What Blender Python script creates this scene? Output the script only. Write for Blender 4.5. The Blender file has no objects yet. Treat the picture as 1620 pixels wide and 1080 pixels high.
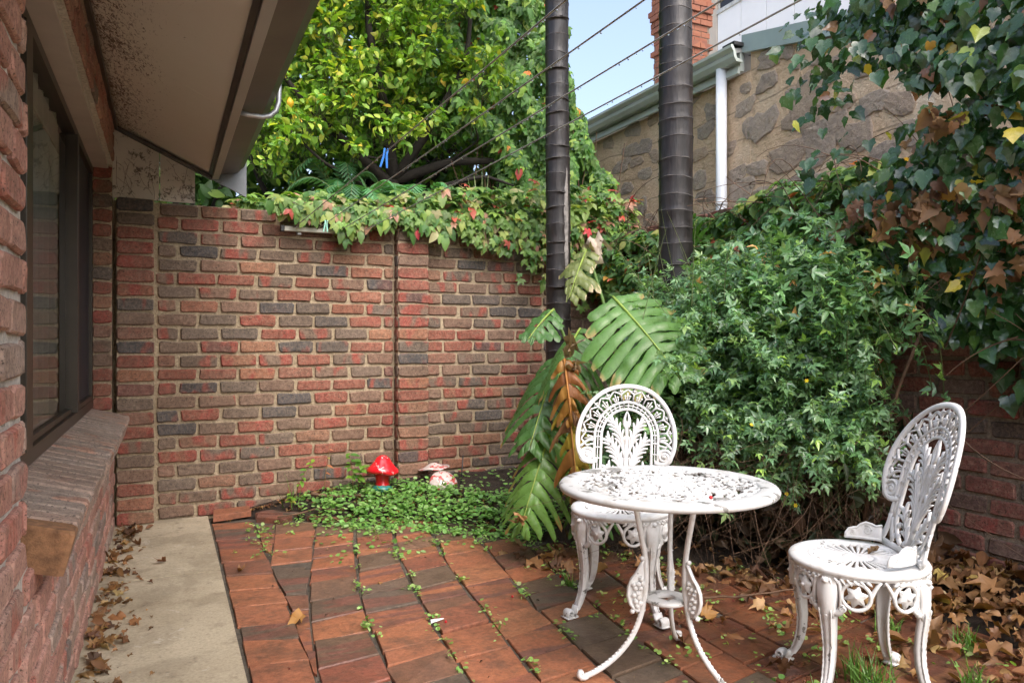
import bpy, math, random
import numpy as np
from mathutils import Matrix, Vector
R = math.radians
rng = np.random.default_rng(11)
random.seed(5)
scene = bpy.context.scene
COL = scene.collection

# ------------------------------------------------------------------ camera, sky, sun, exposure
CAM_H = 1.115
YAW = math.atan(548 / 1170)
cam_data = bpy.data.cameras.new('camera')
cam = bpy.data.objects.new('camera', cam_data)
COL.objects.link(cam)
cam.location = (0, 0, CAM_H)
cam.rotation_euler = (R(90), 0, -YAW)
cam_data.sensor_width = 36.0
cam_data.lens = 26.0
cam_data.clip_start = 0.02
cam_data.clip_end = 3000
scene.camera = cam

world = bpy.data.worlds.new('World')
scene.world = world
world.use_nodes = True
wnt = world.node_tree
sky = wnt.nodes.new('ShaderNodeTexSky')
sky.sky_type = 'NISHITA'
sky.sun_disc = False
SUN_EL, SUN_AZ = 50, 172          # azimuth measured from +Y clockwise: behind the camera
sky.sun_elevation = R(SUN_EL)
sky.sun_rotation = R(SUN_AZ)
sky.air_density = 1.0
sky.dust_density = 5.5
sky.ozone_density = 1.0
hs = wnt.nodes.new('ShaderNodeHueSaturation')      # thin bright overcast: paler than a clear sky
hs.inputs['Saturation'].default_value = .85
wnt.links.new(sky.outputs[0], hs.inputs['Color'])
tint = wnt.nodes.new('ShaderNodeMix'); tint.data_type = 'RGBA'; tint.blend_type = 'MULTIPLY'
tint.inputs[0].default_value = 1.
tint.inputs[7].default_value = (.83, .85, .89, 1)
wnt.links.new(hs.outputs[0], tint.inputs[6])
wnt.links.new(tint.outputs[2], wnt.nodes['Background'].inputs[0])
wnt.nodes['Background'].inputs[1].default_value = 0.15

sun_d = bpy.data.lights.new('sun', 'SUN')
sun_d.energy = 0.6
sun_d.angle = R(95)
sun_d.color = (1.0, 0.985, 0.955)
sun = bpy.data.objects.new('sun', sun_d)
COL.objects.link(sun)
sv = Vector((math.sin(R(SUN_AZ)) * math.cos(R(SUN_EL)), math.cos(R(SUN_AZ)) * math.cos(R(SUN_EL)), math.sin(R(SUN_EL))))
sun.rotation_euler = sv.to_track_quat('Z', 'Y').to_euler()
sun.location = (0, 0, 30)

scene.view_settings.view_transform = 'Standard'
scene.view_settings.look = 'None'
scene.view_settings.gamma = 1.0
scene.view_settings.exposure = 1.72
try:
    scene.view_settings.use_curve_mapping = False
except Exception:
    pass
scene.cycles.max_bounces = 7
scene.cycles.diffuse_bounces = 4
scene.cycles.glossy_bounces = 3
scene.cycles.transmission_bounces = 4
scene.cycles.transparent_max_bounces = 8
scene.cycles.use_adaptive_sampling = True
scene.cycles.adaptive_threshold = 0.03
scene.cycles.caustics_reflective = False
scene.cycles.caustics_refractive = False
scene.cycles.use_denoising = True

# ------------------------------------------------------------------ node helper
class NT:
    def __init__(s, name):
        s.m = bpy.data.materials.new(name)
        s.m.use_nodes = True
        s.t = s.m.node_tree
        s.t.nodes.clear()
        s.out = s.t.nodes.new('ShaderNodeOutputMaterial')
    def n(s, kind, **kw):
        nd = s.t.nodes.new('ShaderNode' + kind)
        for k, v in kw.items():
            if k.startswith('_'):
                setattr(nd, k[1:], v)
        for k, v in kw.items():
            if not k.startswith('_'):
                key = int(k[1:]) if k[0] == 'i' and k[1:].isdigit() else k.replace('0', ' ')
                s.set(nd.inputs[key], v)
        return nd
    def set(s, sock, v):
        if hasattr(v, 'is_output') and v.is_output:
            s.t.links.new(v, sock)
        elif isinstance(v, bpy.types.Node):
            s.t.links.new(v.outputs[0], sock)
        else:
            if isinstance(v, (tuple, list)) and len(v) == 3 and sock.type == 'RGBA':
                v = (*v, 1)
            sock.default_value = v
    def coord(s, which='Object'):
        return s.n('TexCoord').outputs[which]
    def noise(s, vec, scale, detail=4, rough=.6, dim='3D', w=None, dist=0):
        nd = s.n('TexNoise', _noise_dimensions=dim, Vector=vec, Scale=scale, Detail=detail, Roughness=rough, Distortion=dist)
        if w is not None:
            s.set(nd.inputs['W'], w)
        return nd.outputs['Fac']
    def ramp(s, fac, stops, interp='LINEAR'):
        nd = s.n('ValToRGB', Fac=fac)
        cr = nd.color_ramp
        cr.interpolation = interp
        while len(cr.elements) < len(stops):
            cr.elements.new(.5)
        for e, (p, c) in zip(cr.elements, stops):
            e.position = p
            e.color = (*c, 1) if isinstance(c, (tuple, list)) else (c, c, c, 1)
        return nd.outputs[0]
    def math(s, op, a, b=0.0, c=0.0, clamp=False):
        nd = s.n('Math', _operation=op, _use_clamp=clamp)
        s.set(nd.inputs[0], a); s.set(nd.inputs[1], b); s.set(nd.inputs[2], c)
        return nd.outputs[0]
    def mix(s, fac, a, b, blend='MIX'):
        nd = s.n('Mix', _data_type='RGBA', _blend_type=blend)
        s.set(nd.inputs[0], fac); s.set(nd.inputs[6], a); s.set(nd.inputs[7], b)
        return nd.outputs[2]
    def maprange(s, v, a, b, c=0., d=1.):
        nd = s.n('MapRange', _clamp=True)
        for i, x in enumerate((v, a, b, c, d)):
            s.set(nd.inputs[i], x)
        return nd.outputs[0]
    def vmath(s, op, a, b=(0, 0, 0)):
        nd = s.n('VectorMath', _operation=op)
        s.set(nd.inputs[0], a); s.set(nd.inputs[1], b)
        return nd.outputs[0]
    def scalev(s, v, sc):
        nd = s.n('Mapping', Vector=v)
        nd.inputs['Scale'].default_value = sc
        return nd.outputs[0]
    def bump(s, h, strength=.4, dist=.01, normal=None):
        nd = s.n('Bump', Height=h, Strength=strength, Distance=dist)
        if normal is not None:
            s.set(nd.inputs['Normal'], normal)
        return nd.outputs[0]
    def bsdf(s, color, rough=.8, normal=None, spec=.5, metal=0., coat=0.):
        nd = s.n('BsdfPrincipled')
        s.set(nd.inputs['Base Color'], color); s.set(nd.inputs['Roughness'], rough)
        s.set(nd.inputs['Specular IOR Level'], spec); s.set(nd.inputs['Metallic'], metal)
        if coat:
            s.set(nd.inputs['Coat Weight'], coat); s.set(nd.inputs['Coat Roughness'], .15)
        if normal is not None:
            s.set(nd.inputs['Normal'], normal)
        return nd.outputs[0]
    def done(s, sh):
        s.t.links.new(sh, s.out.inputs[0])
        return s.m

def simple(name, col, rough=.6, var=.15, scale=12, bump=.0, metal=0., spec=.5, coat=0.):
    t = NT(name)
    v = t.coord()
    nz = t.noise(v, scale, 5)
    dark = tuple(x * (1 - var) for x in col); light = tuple(min(1, x * (1 + var)) for x in col)
    c = t.ramp(nz, [(.3, dark), (.7, light)])
    nm = t.bump(t.noise(v, scale * 6, 4), bump, .004) if bump else None
    return t.done(t.bsdf(c, rough, nm, spec, metal, coat))

# ------------------------------------------------------------------ materials
def brick_material(name, stops, patch, patch_amt, grime=.35, rough=.9, streak=.0):
    t = NT(name)
    oi = t.n('ObjectInfo')
    v = t.coord()
    rnd = oi.outputs['Random']
    off = t.n('CombineXYZ', X=t.math('MULTIPLY', rnd, 91.), Y=t.math('MULTIPLY', rnd, 57.), Z=t.math('MULTIPLY', rnd, 33.)).outputs[0]
    vo = t.vmath('ADD', v, off)
    base = t.ramp(rnd, stops, 'LINEAR')
    rnd2 = t.n('TexWhiteNoise', _noise_dimensions='1D', W=t.math('MULTIPLY', rnd, 173.)).outputs[0]
    # kiln flashing: upright bands and oval spots of red on the face
    pn = t.noise(t.scalev(vo, (13, 13, 6)), 1.0, 1.5, .45)
    pm = t.math('MULTIPLY', t.maprange(pn, .50, .60), t.maprange(rnd2, 1 - patch_amt, 1 - patch_amt + .12))
    c = t.mix(pm, base, patch)
    fine = t.noise(vo, 60, 6, .7)
    c = t.mix(t.maprange(fine, .42, .62, 0, .6), c, t.mix(.55, c, (.34, .25, .18)))
    gm = t.ramp(t.noise(vo, 48, 5, .75), [(.30, .55), (.5, 1.0), (.72, 1.45)])
    c = t.mix(1., c, gm, 'MULTIPLY')
    gr = t.noise(vo, 9, 5, .65)
    c = t.mix(t.maprange(gr, .5, .78, 0, grime), c, (.06, .048, .04))
    wp_ = t.n('NewGeometry').outputs['Position']
    damp = t.math('ADD', t.noise(wp_, 1.3, 4, .6), t.maprange(t.n('SeparateXYZ', Vector=wp_).outputs[2], 1.45, 2.0, 0., .10))
    c = t.mix(t.maprange(damp, .46, .66, 0, .5), c, t.mix(1., c, (.45, .42, .38), 'MULTIPLY'))
    pits = t.noise(vo, 160, 2, .5)
    c = t.mix(t.maprange(pits, .58, .68, 0, .75), c, (.03, .022, .018))
    h = t.math('ADD', t.math('MULTIPLY', fine, .5), t.math('MULTIPLY', t.noise(t.scalev(vo, (1, 1, 2.2)), 22, 5, .7), 1.2))
    nm = t.bump(h, .6, .006)
    return t.done(t.bsdf(c, rough, nm, .3))

M = {}
M['brick'] = brick_material('clinker_brick', [(0, (.25, .088, .062)), (.16, (.285, .10, .068)), (.26, (.215, .13, .092)), (.46, (.18, .128, .095)),
                            (.62, (.15, .117, .093)), (.70, (.10, .092, .088)), (.76, (.078, .074, .076)), (.80, (.26, .092, .064)), (.90, (.33, .155, .09)), (1, (.22, .135, .097))], (.31, .078, .058), .62)
M['brick_house'] = brick_material('salmon_brick', [(0, (.40, .19, .145)), (.4, (.46, .25, .195)), (.6, (.38, .27, .215)), (.75, (.25, .20, .175)), (.85, (.47, .25, .19)), (1, (.40, .18, .14))], (.42, .15, .11), .35, .2)
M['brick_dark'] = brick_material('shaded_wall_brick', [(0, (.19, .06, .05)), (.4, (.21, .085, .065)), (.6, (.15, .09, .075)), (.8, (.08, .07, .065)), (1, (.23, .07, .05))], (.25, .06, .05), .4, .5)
M['sill_brick'] = brick_material('weathered_sill_brick', [(0, (.33, .235, .185)), (.5, (.29, .225, .185)), (.8, (.37, .255, .20)), (1, (.25, .205, .175))], (.38, .21, .15), .3, .3)

def mortar_mat(name, c1, c2, dark):
    t = NT(name)
    v = t.coord()
    c = t.ramp(t.noise(v, 2.2, 5), [(.3, c1), (.7, c2)])
    c = t.mix(t.maprange(t.noise(v, 14, 4), .5, .75, 0, .45), c, dark)
    c = t.mix(1., c, t.ramp(t.noise(v, 70, 4, .7), [(.3, .6), (.5, 1.), (.7, 1.3)]), 'MULTIPLY')
    h = t.math('ADD', t.noise(v, 90, 5, .7), t.math('MULTIPLY', t.noise(v, 25, 3), 1.5))
    return t.done(t.bsdf(c, .95, t.bump(h, .8, .012), .2))
M['mortar'] = mortar_mat('sandy_mortar', (.31, .24, .155), (.50, .40, .275), (.18, .14, .095))
M['mortar_house'] = mortar_mat('pale_mortar', (.52, .47, .41), (.64, .59, .52), (.34, .29, .25))
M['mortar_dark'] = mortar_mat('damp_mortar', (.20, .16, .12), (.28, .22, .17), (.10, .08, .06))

def paver_material():
    t = NT('terracotta_paver')
    oi = t.n('ObjectInfo'); rnd = oi.outputs['Random']
    v = t.coord()
    off = t.n('CombineXYZ', X=t.math('MULTIPLY', rnd, 71.), Y=t.math('MULTIPLY', rnd, 37.), Z=t.math('MULTIPLY', rnd, 13.)).outputs[0]
    vo = t.vmath('ADD', v, off)
    base = t.ramp(rnd, [(0, (.27, .095, .052)), (.16, (.35, .14, .07)), (.30, (.25, .085, .053)), (.42, (.19, .098, .06)), (.52, (.145, .095, .062)), (.62, (.115, .088, .066)), (.72, (.14, .105, .078)), (.76, (.36, .15, .075)), (.9, (.34, .125, .062)), (1, (.21, .078, .05))])
    rnd2 = t.n('TexWhiteNoise', _noise_dimensions='1D', W=t.math('MULTIPLY', rnd, 311.)).outputs[0]
    # kiln stripes across the face
    st = t.noise(t.scalev(vo, (2.5, 17, 1)), 1.0, 1, .4)
    sm = t.math('MULTIPLY', t.maprange(st, .50, .54), t.maprange(rnd2, .74, .78))
    c = t.mix(sm, base, t.mix(.5, (.25, .075, .05), (.13, .09, .068)))
    big = t.noise(vo, 12, 5, .65)
    c = t.mix(t.maprange(big, .45, .75, 0, .6), c, (.085, .055, .038))
    c = t.mix(1., c, t.ramp(t.noise(vo, 60, 5, .75), [(.30, .6), (.5, 1.), (.72, 1.4)]), 'MULTIPLY')
    sp = t.noise(vo, 120, 3, .6)
    c = t.mix(t.maprange(sp, .62, .7, 0, .7), c, (.035, .024, .018))
    # damp film, with shrub and ivy shade painted into the colour
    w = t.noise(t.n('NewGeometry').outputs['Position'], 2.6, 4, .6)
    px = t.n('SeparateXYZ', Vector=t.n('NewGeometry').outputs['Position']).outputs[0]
    wet_shade = t.maprange(t.math('ADD', px, t.math('MULTIPLY', t.math('SUBTRACT', w, .5), 2.2)), 1.15, 1.9)
    c = t.mix(t.math('MULTIPLY', wet_shade, .62), c, t.mix(1., c, (.36, .33, .31), 'MULTIPLY'))
    dirt = t.noise(t.n('NewGeometry').outputs['Position'], 7, 5, .7)
    c = t.mix(t.maprange(dirt, .50, .68, 0, .6), c, (.075, .052, .036))
    rough = t.math('SUBTRACT', t.maprange(w, .40, .62, .40, .72), t.math('MULTIPLY', wet_shade, .22))
    h = t.math('ADD', t.noise(vo, 45, 5, .7), t.math('MULTIPLY', t.noise(vo, 14, 3), .8))
    return t.done(t.bsdf(c, rough, t.bump(h, .6, .006), .4))
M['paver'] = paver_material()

def concrete():
    t = NT('stained_concrete')
    v = t.coord()
    c = t.ramp(t.noise(v, 1.6, 5, .6), [(.3, (.37, .305, .21)), (.7, (.52, .445, .32))])
    c = t.mix(t.maprange(t.noise(v, 3.4, 3, .5, dist=.6), .52, .6, 0, .42), c, (.255, .21, .145))
    c = t.mix(t.maprange(t.noise(v, 55, 4, .7), .6, .72, 0, .45), c, (.13, .10, .07))
    c = t.mix(t.maprange(t.noise(v, 9, 5, .7), .56, .70, 0, .65), c, (.15, .115, .08))
    c = t.mix(t.maprange(t.noise(v, 1.1, 5, .6, dist=1.), .50, .60, 0, .35), c, (.23, .185, .12))
    c = t.mix(1., c, t.ramp(t.noise(v, 80, 5, .75), [(.30, .72), (.5, 1.), (.7, 1.2)]), 'MULTIPLY')
    c = t.mix(t.maprange(t.noise(v, 5, 6, .75, dist=1.5), .60, .66, 0, .5), c, (.60, .54, .45))
    return t.done(t.bsdf(c, t.maprange(t.noise(v, 2.5, 3), .4, .6, .5, .85), t.bump(t.noise(v, 70, 5, .7), .35, .004), .4))
M['concrete'] = concrete()

def soil():
    t = NT('wet_soil')
    v = t.coord()
    c = t.ramp(t.noise(v, 16, 6, .7), [(.3, (.016, .011, .008)), (.6, (.045, .03, .02)), (.8, (.085, .06, .04))])
    return t.done(t.bsdf(c, .75, t.bump(t.noise(v, 40, 6, .75), 1.0, .03), .4))
M['soil'] = soil()
M['sand'] = simple('joint_sand', (.085, .068, .05), .9, .5, 30, .6)
M['earth'] = simple('far_ground', (.30, .26, .19), .95, .4, .6)

def stone_render():
    t = NT('worn_lime_render')
    v = t.coord()
    c = t.ramp(t.noise(v, 1.5, 6, .65, dist=.4), [(.25, (.50, .36, .235)), (.5, (.66, .49, .335)), (.64, (.69, .55, .40)), (.74, (.78, .71, .60))])
    c = t.mix(t.maprange(t.noise(v, 6, 5, .7), .55, .75, 0, .55), c, (.22, .145, .085))
    c = t.mix(t.maprange(t.noise(v, 22, 4, .7), .6, .75, 0, .5), c, (.17, .12, .08))
    # ruled lines in the old render
    wv = t.n('TexWave', _wave_type='BANDS', _bands_direction='Z', Vector=v, Scale=1.1, Distortion=2.2, Detail=3.)
    ln = t.maprange(wv.outputs['Fac'], .0, .012, 1, 0)
    c = t.mix(t.math('MULTIPLY', ln, .5), c, (.13, .09, .06))
    h = t.math('ADD', t.math('MULTIPLY', t.noise(v, 5, 6, .7), 2.), t.noise(v, 35, 5, .7))
    return t.done(t.bsdf(c, .95, t.bump(h, .8, .03), .2))
M['render'] = stone_render()

def stone():
    t = NT('rubble_stone')
    oi = t.n('ObjectInfo'); rnd = oi.outputs['Random']
    v = t.vmath('ADD', t.coord(), t.n('CombineXYZ', X=t.math('MULTIPLY', rnd, 50.)).outputs[0])
    base = t.ramp(rnd, [(0, (.34, .28, .235)), (.3, (.42, .35, .29)), (.6, (.31, .265, .235)), (.8, (.45, .33, .235)), (1, (.37, .32, .28))])
    c = t.mix(t.maprange(t.noise(v, 14, 6, .7), .42, .7, 0, .7), base, (.50, .40, .30))
    c = t.mix(t.maprange(t.noise(v, 40, 5, .7), .55, .72, 0, .6), c, (.14, .11, .09))
    return t.done(t.bsdf(c, .95, t.bump(t.noise(v, 18, 6, .75), 1., .03), .2))
M['stone'] = stone()

def soffit_mat():
    t = NT('soiled_soffit_sheet')
    v = t.coord()
    c = t.ramp(t.noise(v, .9, 4), [(.3, (.74, .685, .60)), (.7, (.80, .75, .68))])
    # brown creeper-root and mould specks, thickest along the wall side (x = 0)
    sx = t.n('SeparateXYZ', Vector=v).outputs[0]
    cl = t.noise(v, 2.2, 3, .5)
    near = t.math('ADD', t.maprange(sx, .0, .52, .24, -.02), t.math('MULTIPLY', t.math('SUBTRACT', cl, .5), .28))
    vv = t.scalev(v, (70, 30, 30))
    ns = t.noise(vv, 1., 5, .72, dist=1.2)
    fac = t.math('ADD', ns, near)
    c = t.mix(t.maprange(fac, .70, .76, 0, .88), c, (.11, .05, .03))
    ed = t.maprange(t.math('ADD', sx, t.math('MULTIPLY', t.noise(v, 14, 4), .06)), .035, .085, .8, 0)
    c = t.mix(ed, c, (.12, .065, .045))
    return t.done(t.bsdf(c, .7, None, .3))
M['soffit'] = soffit_mat()

def gable_mat():
    t = NT('mouldy_white_sheet')
    v = t.coord()
    c = t.ramp(t.noise(v, 3, 4), [(.3, (.52, .47, .41)), (.7, (.66, .61, .55))])
    ns = t.noise(t.scalev(v, (34, 34, 34)), 1., 6, .72, dist=.8)
    c = t.mix(t.maprange(t.math('ADD', ns, t.math('MULTIPLY', t.math('SUBTRACT', t.noise(v, 7, 2), .5), .45)), .54, .62, 0, .85), c, (.085, .06, .042))
    return t.done(t.bsdf(c, .8, None, .3))
M['gable'] = gable_mat()
M['fascia'] = simple('grey_fascia_paint', (.36, .34, .31), .5, .08, 3)
M['gutter'] = simple('dull_brown_gutter', (.07, .056, .045), .45, .3, 3)
M['galv'] = simple('galvanised_steel', (.42, .44, .46), .4, .2, 20, 0, .7)
M['flashing'] = simple('weathered_flashing', (.17, .185, .20), .5, .2, 8)
M['lintel'] = simple('lintel_paint', (.47, .41, .37), .6, .1, 6)
M['bronze'] = simple('bronze_window_frame', (.042, .033, .024), .35, .15, 6, 0, .3)
M['screen'] = simple('fly_screen', (.02, .022, .03), .6, .1, 6)
M['room'] = simple('room_plaster', (.55, .52, .47), .8, .05, 3)
M['curtain'] = simple('sheer_curtain', (.88, .87, .84), .8, .05, 9)
M['gutter_pale'] = simple('pale_green_gutter', (.44, .49, .46), .4, .08, 4)
M['downpipe'] = simple('white_downpipe', (.72, .76, .81), .35, .05, 5)
M['capping'] = simple('blue_grey_capping', (.30, .385, .385), .45, .08, 5)
M['cladding'] = simple('white_cladding', (.80, .80, .79), .6, .03, 2)
M['beige'] = simple('beige_trim', (.55, .47, .38), .6, .05, 4)
M['roof_metal'] = simple('grey_roof_sheet', (.28, .29, .29), .5, .1, 4)
M['roof_tile'] = simple('roof_tile', (.16, .09, .07), .85, .3, 8, .5)
M['red_paint'] = simple('red_glaze', (.62, .018, .022), .18, .1, 8, 0, 0, .6, .6)
M['dry_twig'] = simple('dry_twig', (.13, .075, .045), .9, .35, 20)
M['green_stem'] = simple('green_stem', (.10, .13, .04), .6, .3, 15)
M['bark'] = simple('dark_bark', (.022, .017, .013), .9, .4, 25, .8)
M['wire'] = simple('clothes_wire', (.30, .29, .26), .4, .3, 60)
M['black'] = simple('black_plastic', (.012, .012, .013), .4, .2, 9)
M['blue_peg'] = simple('blue_plastic', (.03, .19, .62), .4, .05, 9)
M['green_peg'] = simple('mint_plastic', (.32, .66, .53), .45, .05, 9)
M['alu'] = simple('weathered_aluminium', (.55, .53, .47), .45, .25, 14, 0, .4)
M['paper'] = simple('white_paper', (.8, .8, .78), .8, .05, 9)

def glass():
    t = NT('window_glass')
    fr = t.n('Fresnel', IOR=1.45)
    gl = t.n('BsdfGlossy', Color=(.95, .97, .97), Roughness=.015)
    tr = t.n('BsdfTransparent', Color=(.84, .87, .86))
    mx = t.n('MixShader')
    t.set(mx.inputs[0], t.math('MULTIPLY_ADD', fr.outputs[0], 1.0, .02, True))
    t.set(mx.inputs[1], tr.outputs[0]); t.set(mx.inputs[2], gl.outputs[0])
    return t.done(mx.outputs[0])
M['glass'] = glass()

def drop_mat():
    t = NT('water_drop')
    b = t.n('BsdfPrincipled', Roughness=.02)
    b.inputs['Base Color'].default_value = (.9, .93, .95, 1)
    b.inputs['Transmission Weight'].default_value = 1.
    b.inputs['IOR'].default_value = 1.33
    return t.done(b.outputs[0])
M['drop'] = drop_mat()

def leaf_material(name, rough=.4, spec=.5, trans=.35, gain=2.0):
    t = NT(name)
    at = t.n('Attribute', _attribute_name='col')
    oi = t.n('ObjectInfo')
    c = t.mix(1., t.mix(1., at.outputs['Color'], oi.outputs['Color'], 'MULTIPLY'), (gain, gain, gain), 'MULTIPLY')
    pos = t.n('NewGeometry').outputs['Position']
    nz = t.noise(pos, 42, 2, .6)
    c = t.mix(t.maprange(nz, .35, .7, 0, .35), c, t.mix(1., c, (.55, .55, .45), 'MULTIPLY'))
    rg = t.maprange(nz, .35, .65, rough + .12, max(.08, rough - .14))
    b = t.bsdf(c, rg, None, spec)
    tl = t.n('BsdfTranslucent', Color=t.mix(1., c, (1.35, 1.4, .55), 'MULTIPLY'))
    mx = t.n('MixShader')
    mx.inputs[0].default_value = trans
    t.set(mx.inputs[1], b); t.set(mx.inputs[2], tl.outputs[0])
    return t.done(mx.outputs[0])
M['leaf'] = leaf_material('soft_leaf', .45, .45, .38)
M['leaf_gloss'] = leaf_material('waxy_leaf', .22, .8, .22, 2.2)
M['leaf_shrub'] = leaf_material('shrub_leaf', .28, .8, .3, 2.9)
M['leaf_big'] = leaf_material('monstera_leaf', .36, .45, .3, 1.8)
M['leaf_dry'] = leaf_material('dry_leaf', .55, .4, .22, 1.1)

def white_paint(name, chip, k=1.):
    t = NT(name)
    v = t.coord()
    c = t.ramp(t.noise(v, 9, 5), [(.3, (.60 * k, .60 * k, .595 * k)), (.7, (.70 * k, .705 * k, .71 * k))])
    c = t.mix(t.maprange(t.noise(v, 16, 5, .7), .52, .70, 0, .5), c, (.36, .31, .24))
    ch = t.maprange(t.noise(v, 13, 5, .62), chip, chip + .006)
    c = t.mix(ch, c, (.20, .195, .185))
    h = t.math('SUBTRACT', t.math('MULTIPLY', t.noise(v, 140, 3), .25), t.math('MULTIPLY', ch, .8))
    return t.done(t.bsdf(c, .38, t.bump(h, .35, .002), .5))
M['white'] = white_paint('white_cast_paint', .662)
M['white_worn'] = white_paint('worn_white_cast_paint', .60, .82)
def grey_back():
    t = NT('unpainted_leg_back')
    v = t.coord()
    c = t.ramp(t.noise(v, 14, 5), [(.3, (.40, .375, .34)), (.7, (.56, .535, .50))])
    return t.done(t.bsdf(c, .6, t.bump(t.noise(v, 90, 3), .3, .003), .4))
M['grey_back'] = grey_back()

def palm_bark():
    t = NT('ringed_palm_bark')
    v = t.coord()
    c = t.ramp(t.noise(t.scalev(v, (14, 14, 3)), 1., 5, .65), [(.30, (.005, .004, .004)), (.52, (.015, .0115, .0105)), (.74, (.04, .031, .028))])
    c = t.mix(t.maprange(t.noise(t.scalev(v, (90, 90, 6)), 1., 3), .55, .75, 0, .55), c, (.006, .005, .0045))
    h = t.noise(t.scalev(v, (70, 70, 9)), 1., 4)
    return t.done(t.bsdf(c, t.maprange(t.noise(v, 9, 3), .4, .6, .32, .6), t.bump(h, .5, .006), .5))
M['palm'] = palm_bark()
M['palm_ring'] = simple('palm_leaf_scar', (.06, .052, .048), .6, .35, 30, .4)
M['palm_scar'] = simple('pale_palm_scar', (.24, .22, .20), .8, .5, 25, .6)
M['sill_end'] = simple('orange_sill_brick', (.25, .125, .06), .9, .45, 40, .8)

# ------------------------------------------------------------------ object helpers
def tag(o, label=None, cat=None, group=None, kind=None):
    if label: o['label'] = label
    if cat: o['category'] = cat
    if group: o['group'] = group
    if kind: o['kind'] = kind
    return o
def empty(name, loc=(0, 0, 0), rz=0., label=None, cat=None, group=None):
    o = bpy.data.objects.new(name, None)
    COL.objects.link(o)
    o.location = loc
    o.rotation_euler = (0, 0, rz)
    o.empty_display_size = .05
    return tag(o, label, cat, group)
def link(name, mesh, parent=None, loc=None, rot=None, mat=None):
    o = bpy.data.objects.new(name, mesh)
    COL.objects.link(o)
    if parent is not None: o.parent = parent
    if loc is not None: o.location = loc
    if rot is not None: o.rotation_euler = rot
    if mat is not None:
        mesh.materials.clear(); mesh.materials.append(mat)
    return o

class Geo:
    """collects vertices and faces; build() makes ONE mesh"""
    def __init__(s):
        s.v = []; s.f = []; s.c = []
        s.n = 0
    def add(s, verts, faces, col=None):
        verts = np.asarray(verts, float).reshape(-1, 3)
        s.v.append(verts)
        k = s.n
        s.f.extend([tuple(i + k for i in fc) for fc in faces])
        if col is not None:
            s.c.append(np.broadcast_to(np.asarray(col, float), (len(verts), 3)))
        s.n += len(verts)
        return s
    def box(s, lo, hi):
        (x0, y0, z0), (x1, y1, z1) = lo, hi
        return s.add([(x0, y0, z0), (x1, y0, z0), (x1, y1, z0), (x0, y1, z0), (x0, y0, z1), (x1, y0, z1), (x1, y1, z1), (x0, y1, z1)],
                     [(0, 3, 2, 1), (4, 5, 6, 7), (0, 1, 5, 4), (1, 2, 6, 5), (2, 3, 7, 6), (3, 0, 4, 7)])
    def prism(s, poly, axis, a, b):
        """polygon in the plane across `axis`, extruded from a to b"""
        def p3(p, w):
            q = list(p); q.insert(axis, w); return q
        n = len(poly)
        v = [p3(p, a) for p in poly] + [p3(p, b) for p in poly]
        return s.add(v, [tuple(range(n))[::-1], tuple(range(n, 2 * n))] + [(i, (i + 1) % n, n + (i + 1) % n, n + i) for i in range(n)])
    def tube(s, path, r, sides=6, closed=False, col=None, cap=True, flat=1.0, up=(0, 0, 1)):
        P = np.asarray(path, float); n = len(P)
        r = np.broadcast_to(np.asarray(r, float), (n,))
        T = np.gradient(P, axis=0) if not closed else np.roll(P, -1, 0) - np.roll(P, 1, 0)
        T /= np.linalg.norm(T, axis=1)[:, None] + 1e-12
        u = np.asarray(up, float)
        A = np.cross(T, u)
        ln = np.linalg.norm(A, axis=1)
        A[ln < .05] = np.cross(T[ln < .05], (1, 0.3, 0))
        A /= np.linalg.norm(A, axis=1)[:, None] + 1e-12
        B = np.cross(A, T)
        ph = np.arange(sides) * 2 * math.pi / sides
        V = P[:, None] + r[:, None, None] * (A[:, None] * np.cos(ph)[None, :, None] + flat * B[:, None] * np.sin(ph)[None, :, None])
        F = []
        m = n if closed else n - 1
        for i in range(m):
            j = (i + 1) % n
            for k in range(sides):
                l = (k + 1) % sides
                F.append((i * sides + k, i * sides + l, j * sides + l, j * sides + k))
        if not closed and cap:
            F.append(tuple(range(sides))[::-1]); F.append(tuple((n - 1) * sides + k for k in range(sides)))
        return s.add(V.reshape(-1, 3), F, col)
    def lathe(s, prof, seg=24, center=(0, 0, 0), a0=0., a1=2 * math.pi, close=True):
        n = len(prof); V = []
        cnt = seg if close else seg + 1
        for k in range(cnt):
            a = a0 + (a1 - a0) * k / seg
            for r, z in prof:
                V.append((center[0] + r * math.cos(a), center[1] + r * math.sin(a), center[2] + z))
        F = []
        for k in range(seg):
            l = (k + 1) % cnt
            for i in range(n - 1):
                F.append((k * n + i, l * n + i, l * n + i + 1, k * n + i + 1))
        return s.add(V, F)
    def build(s, name, mat, parent=None, loc=None, rot=None, smooth=True):
        me = bpy.data.meshes.new(name)
        V = np.vstack(s.v)
        me.from_pydata(V.tolist(), [], s.f)
        if s.c:
            C = np.vstack(s.c)
            at = me.color_attributes.new('col', 'FLOAT_COLOR', 'POINT')
            at.data.foreach_set('color', np.hstack([C, np.ones((len(C), 1))]).astype(np.float32).ravel())
        if smooth:
            me.polygons.foreach_set('use_smooth', np.ones(len(me.polygons), bool))
        me.materials.append(mat)
        return link(name, me, parent, loc, rot)

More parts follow.
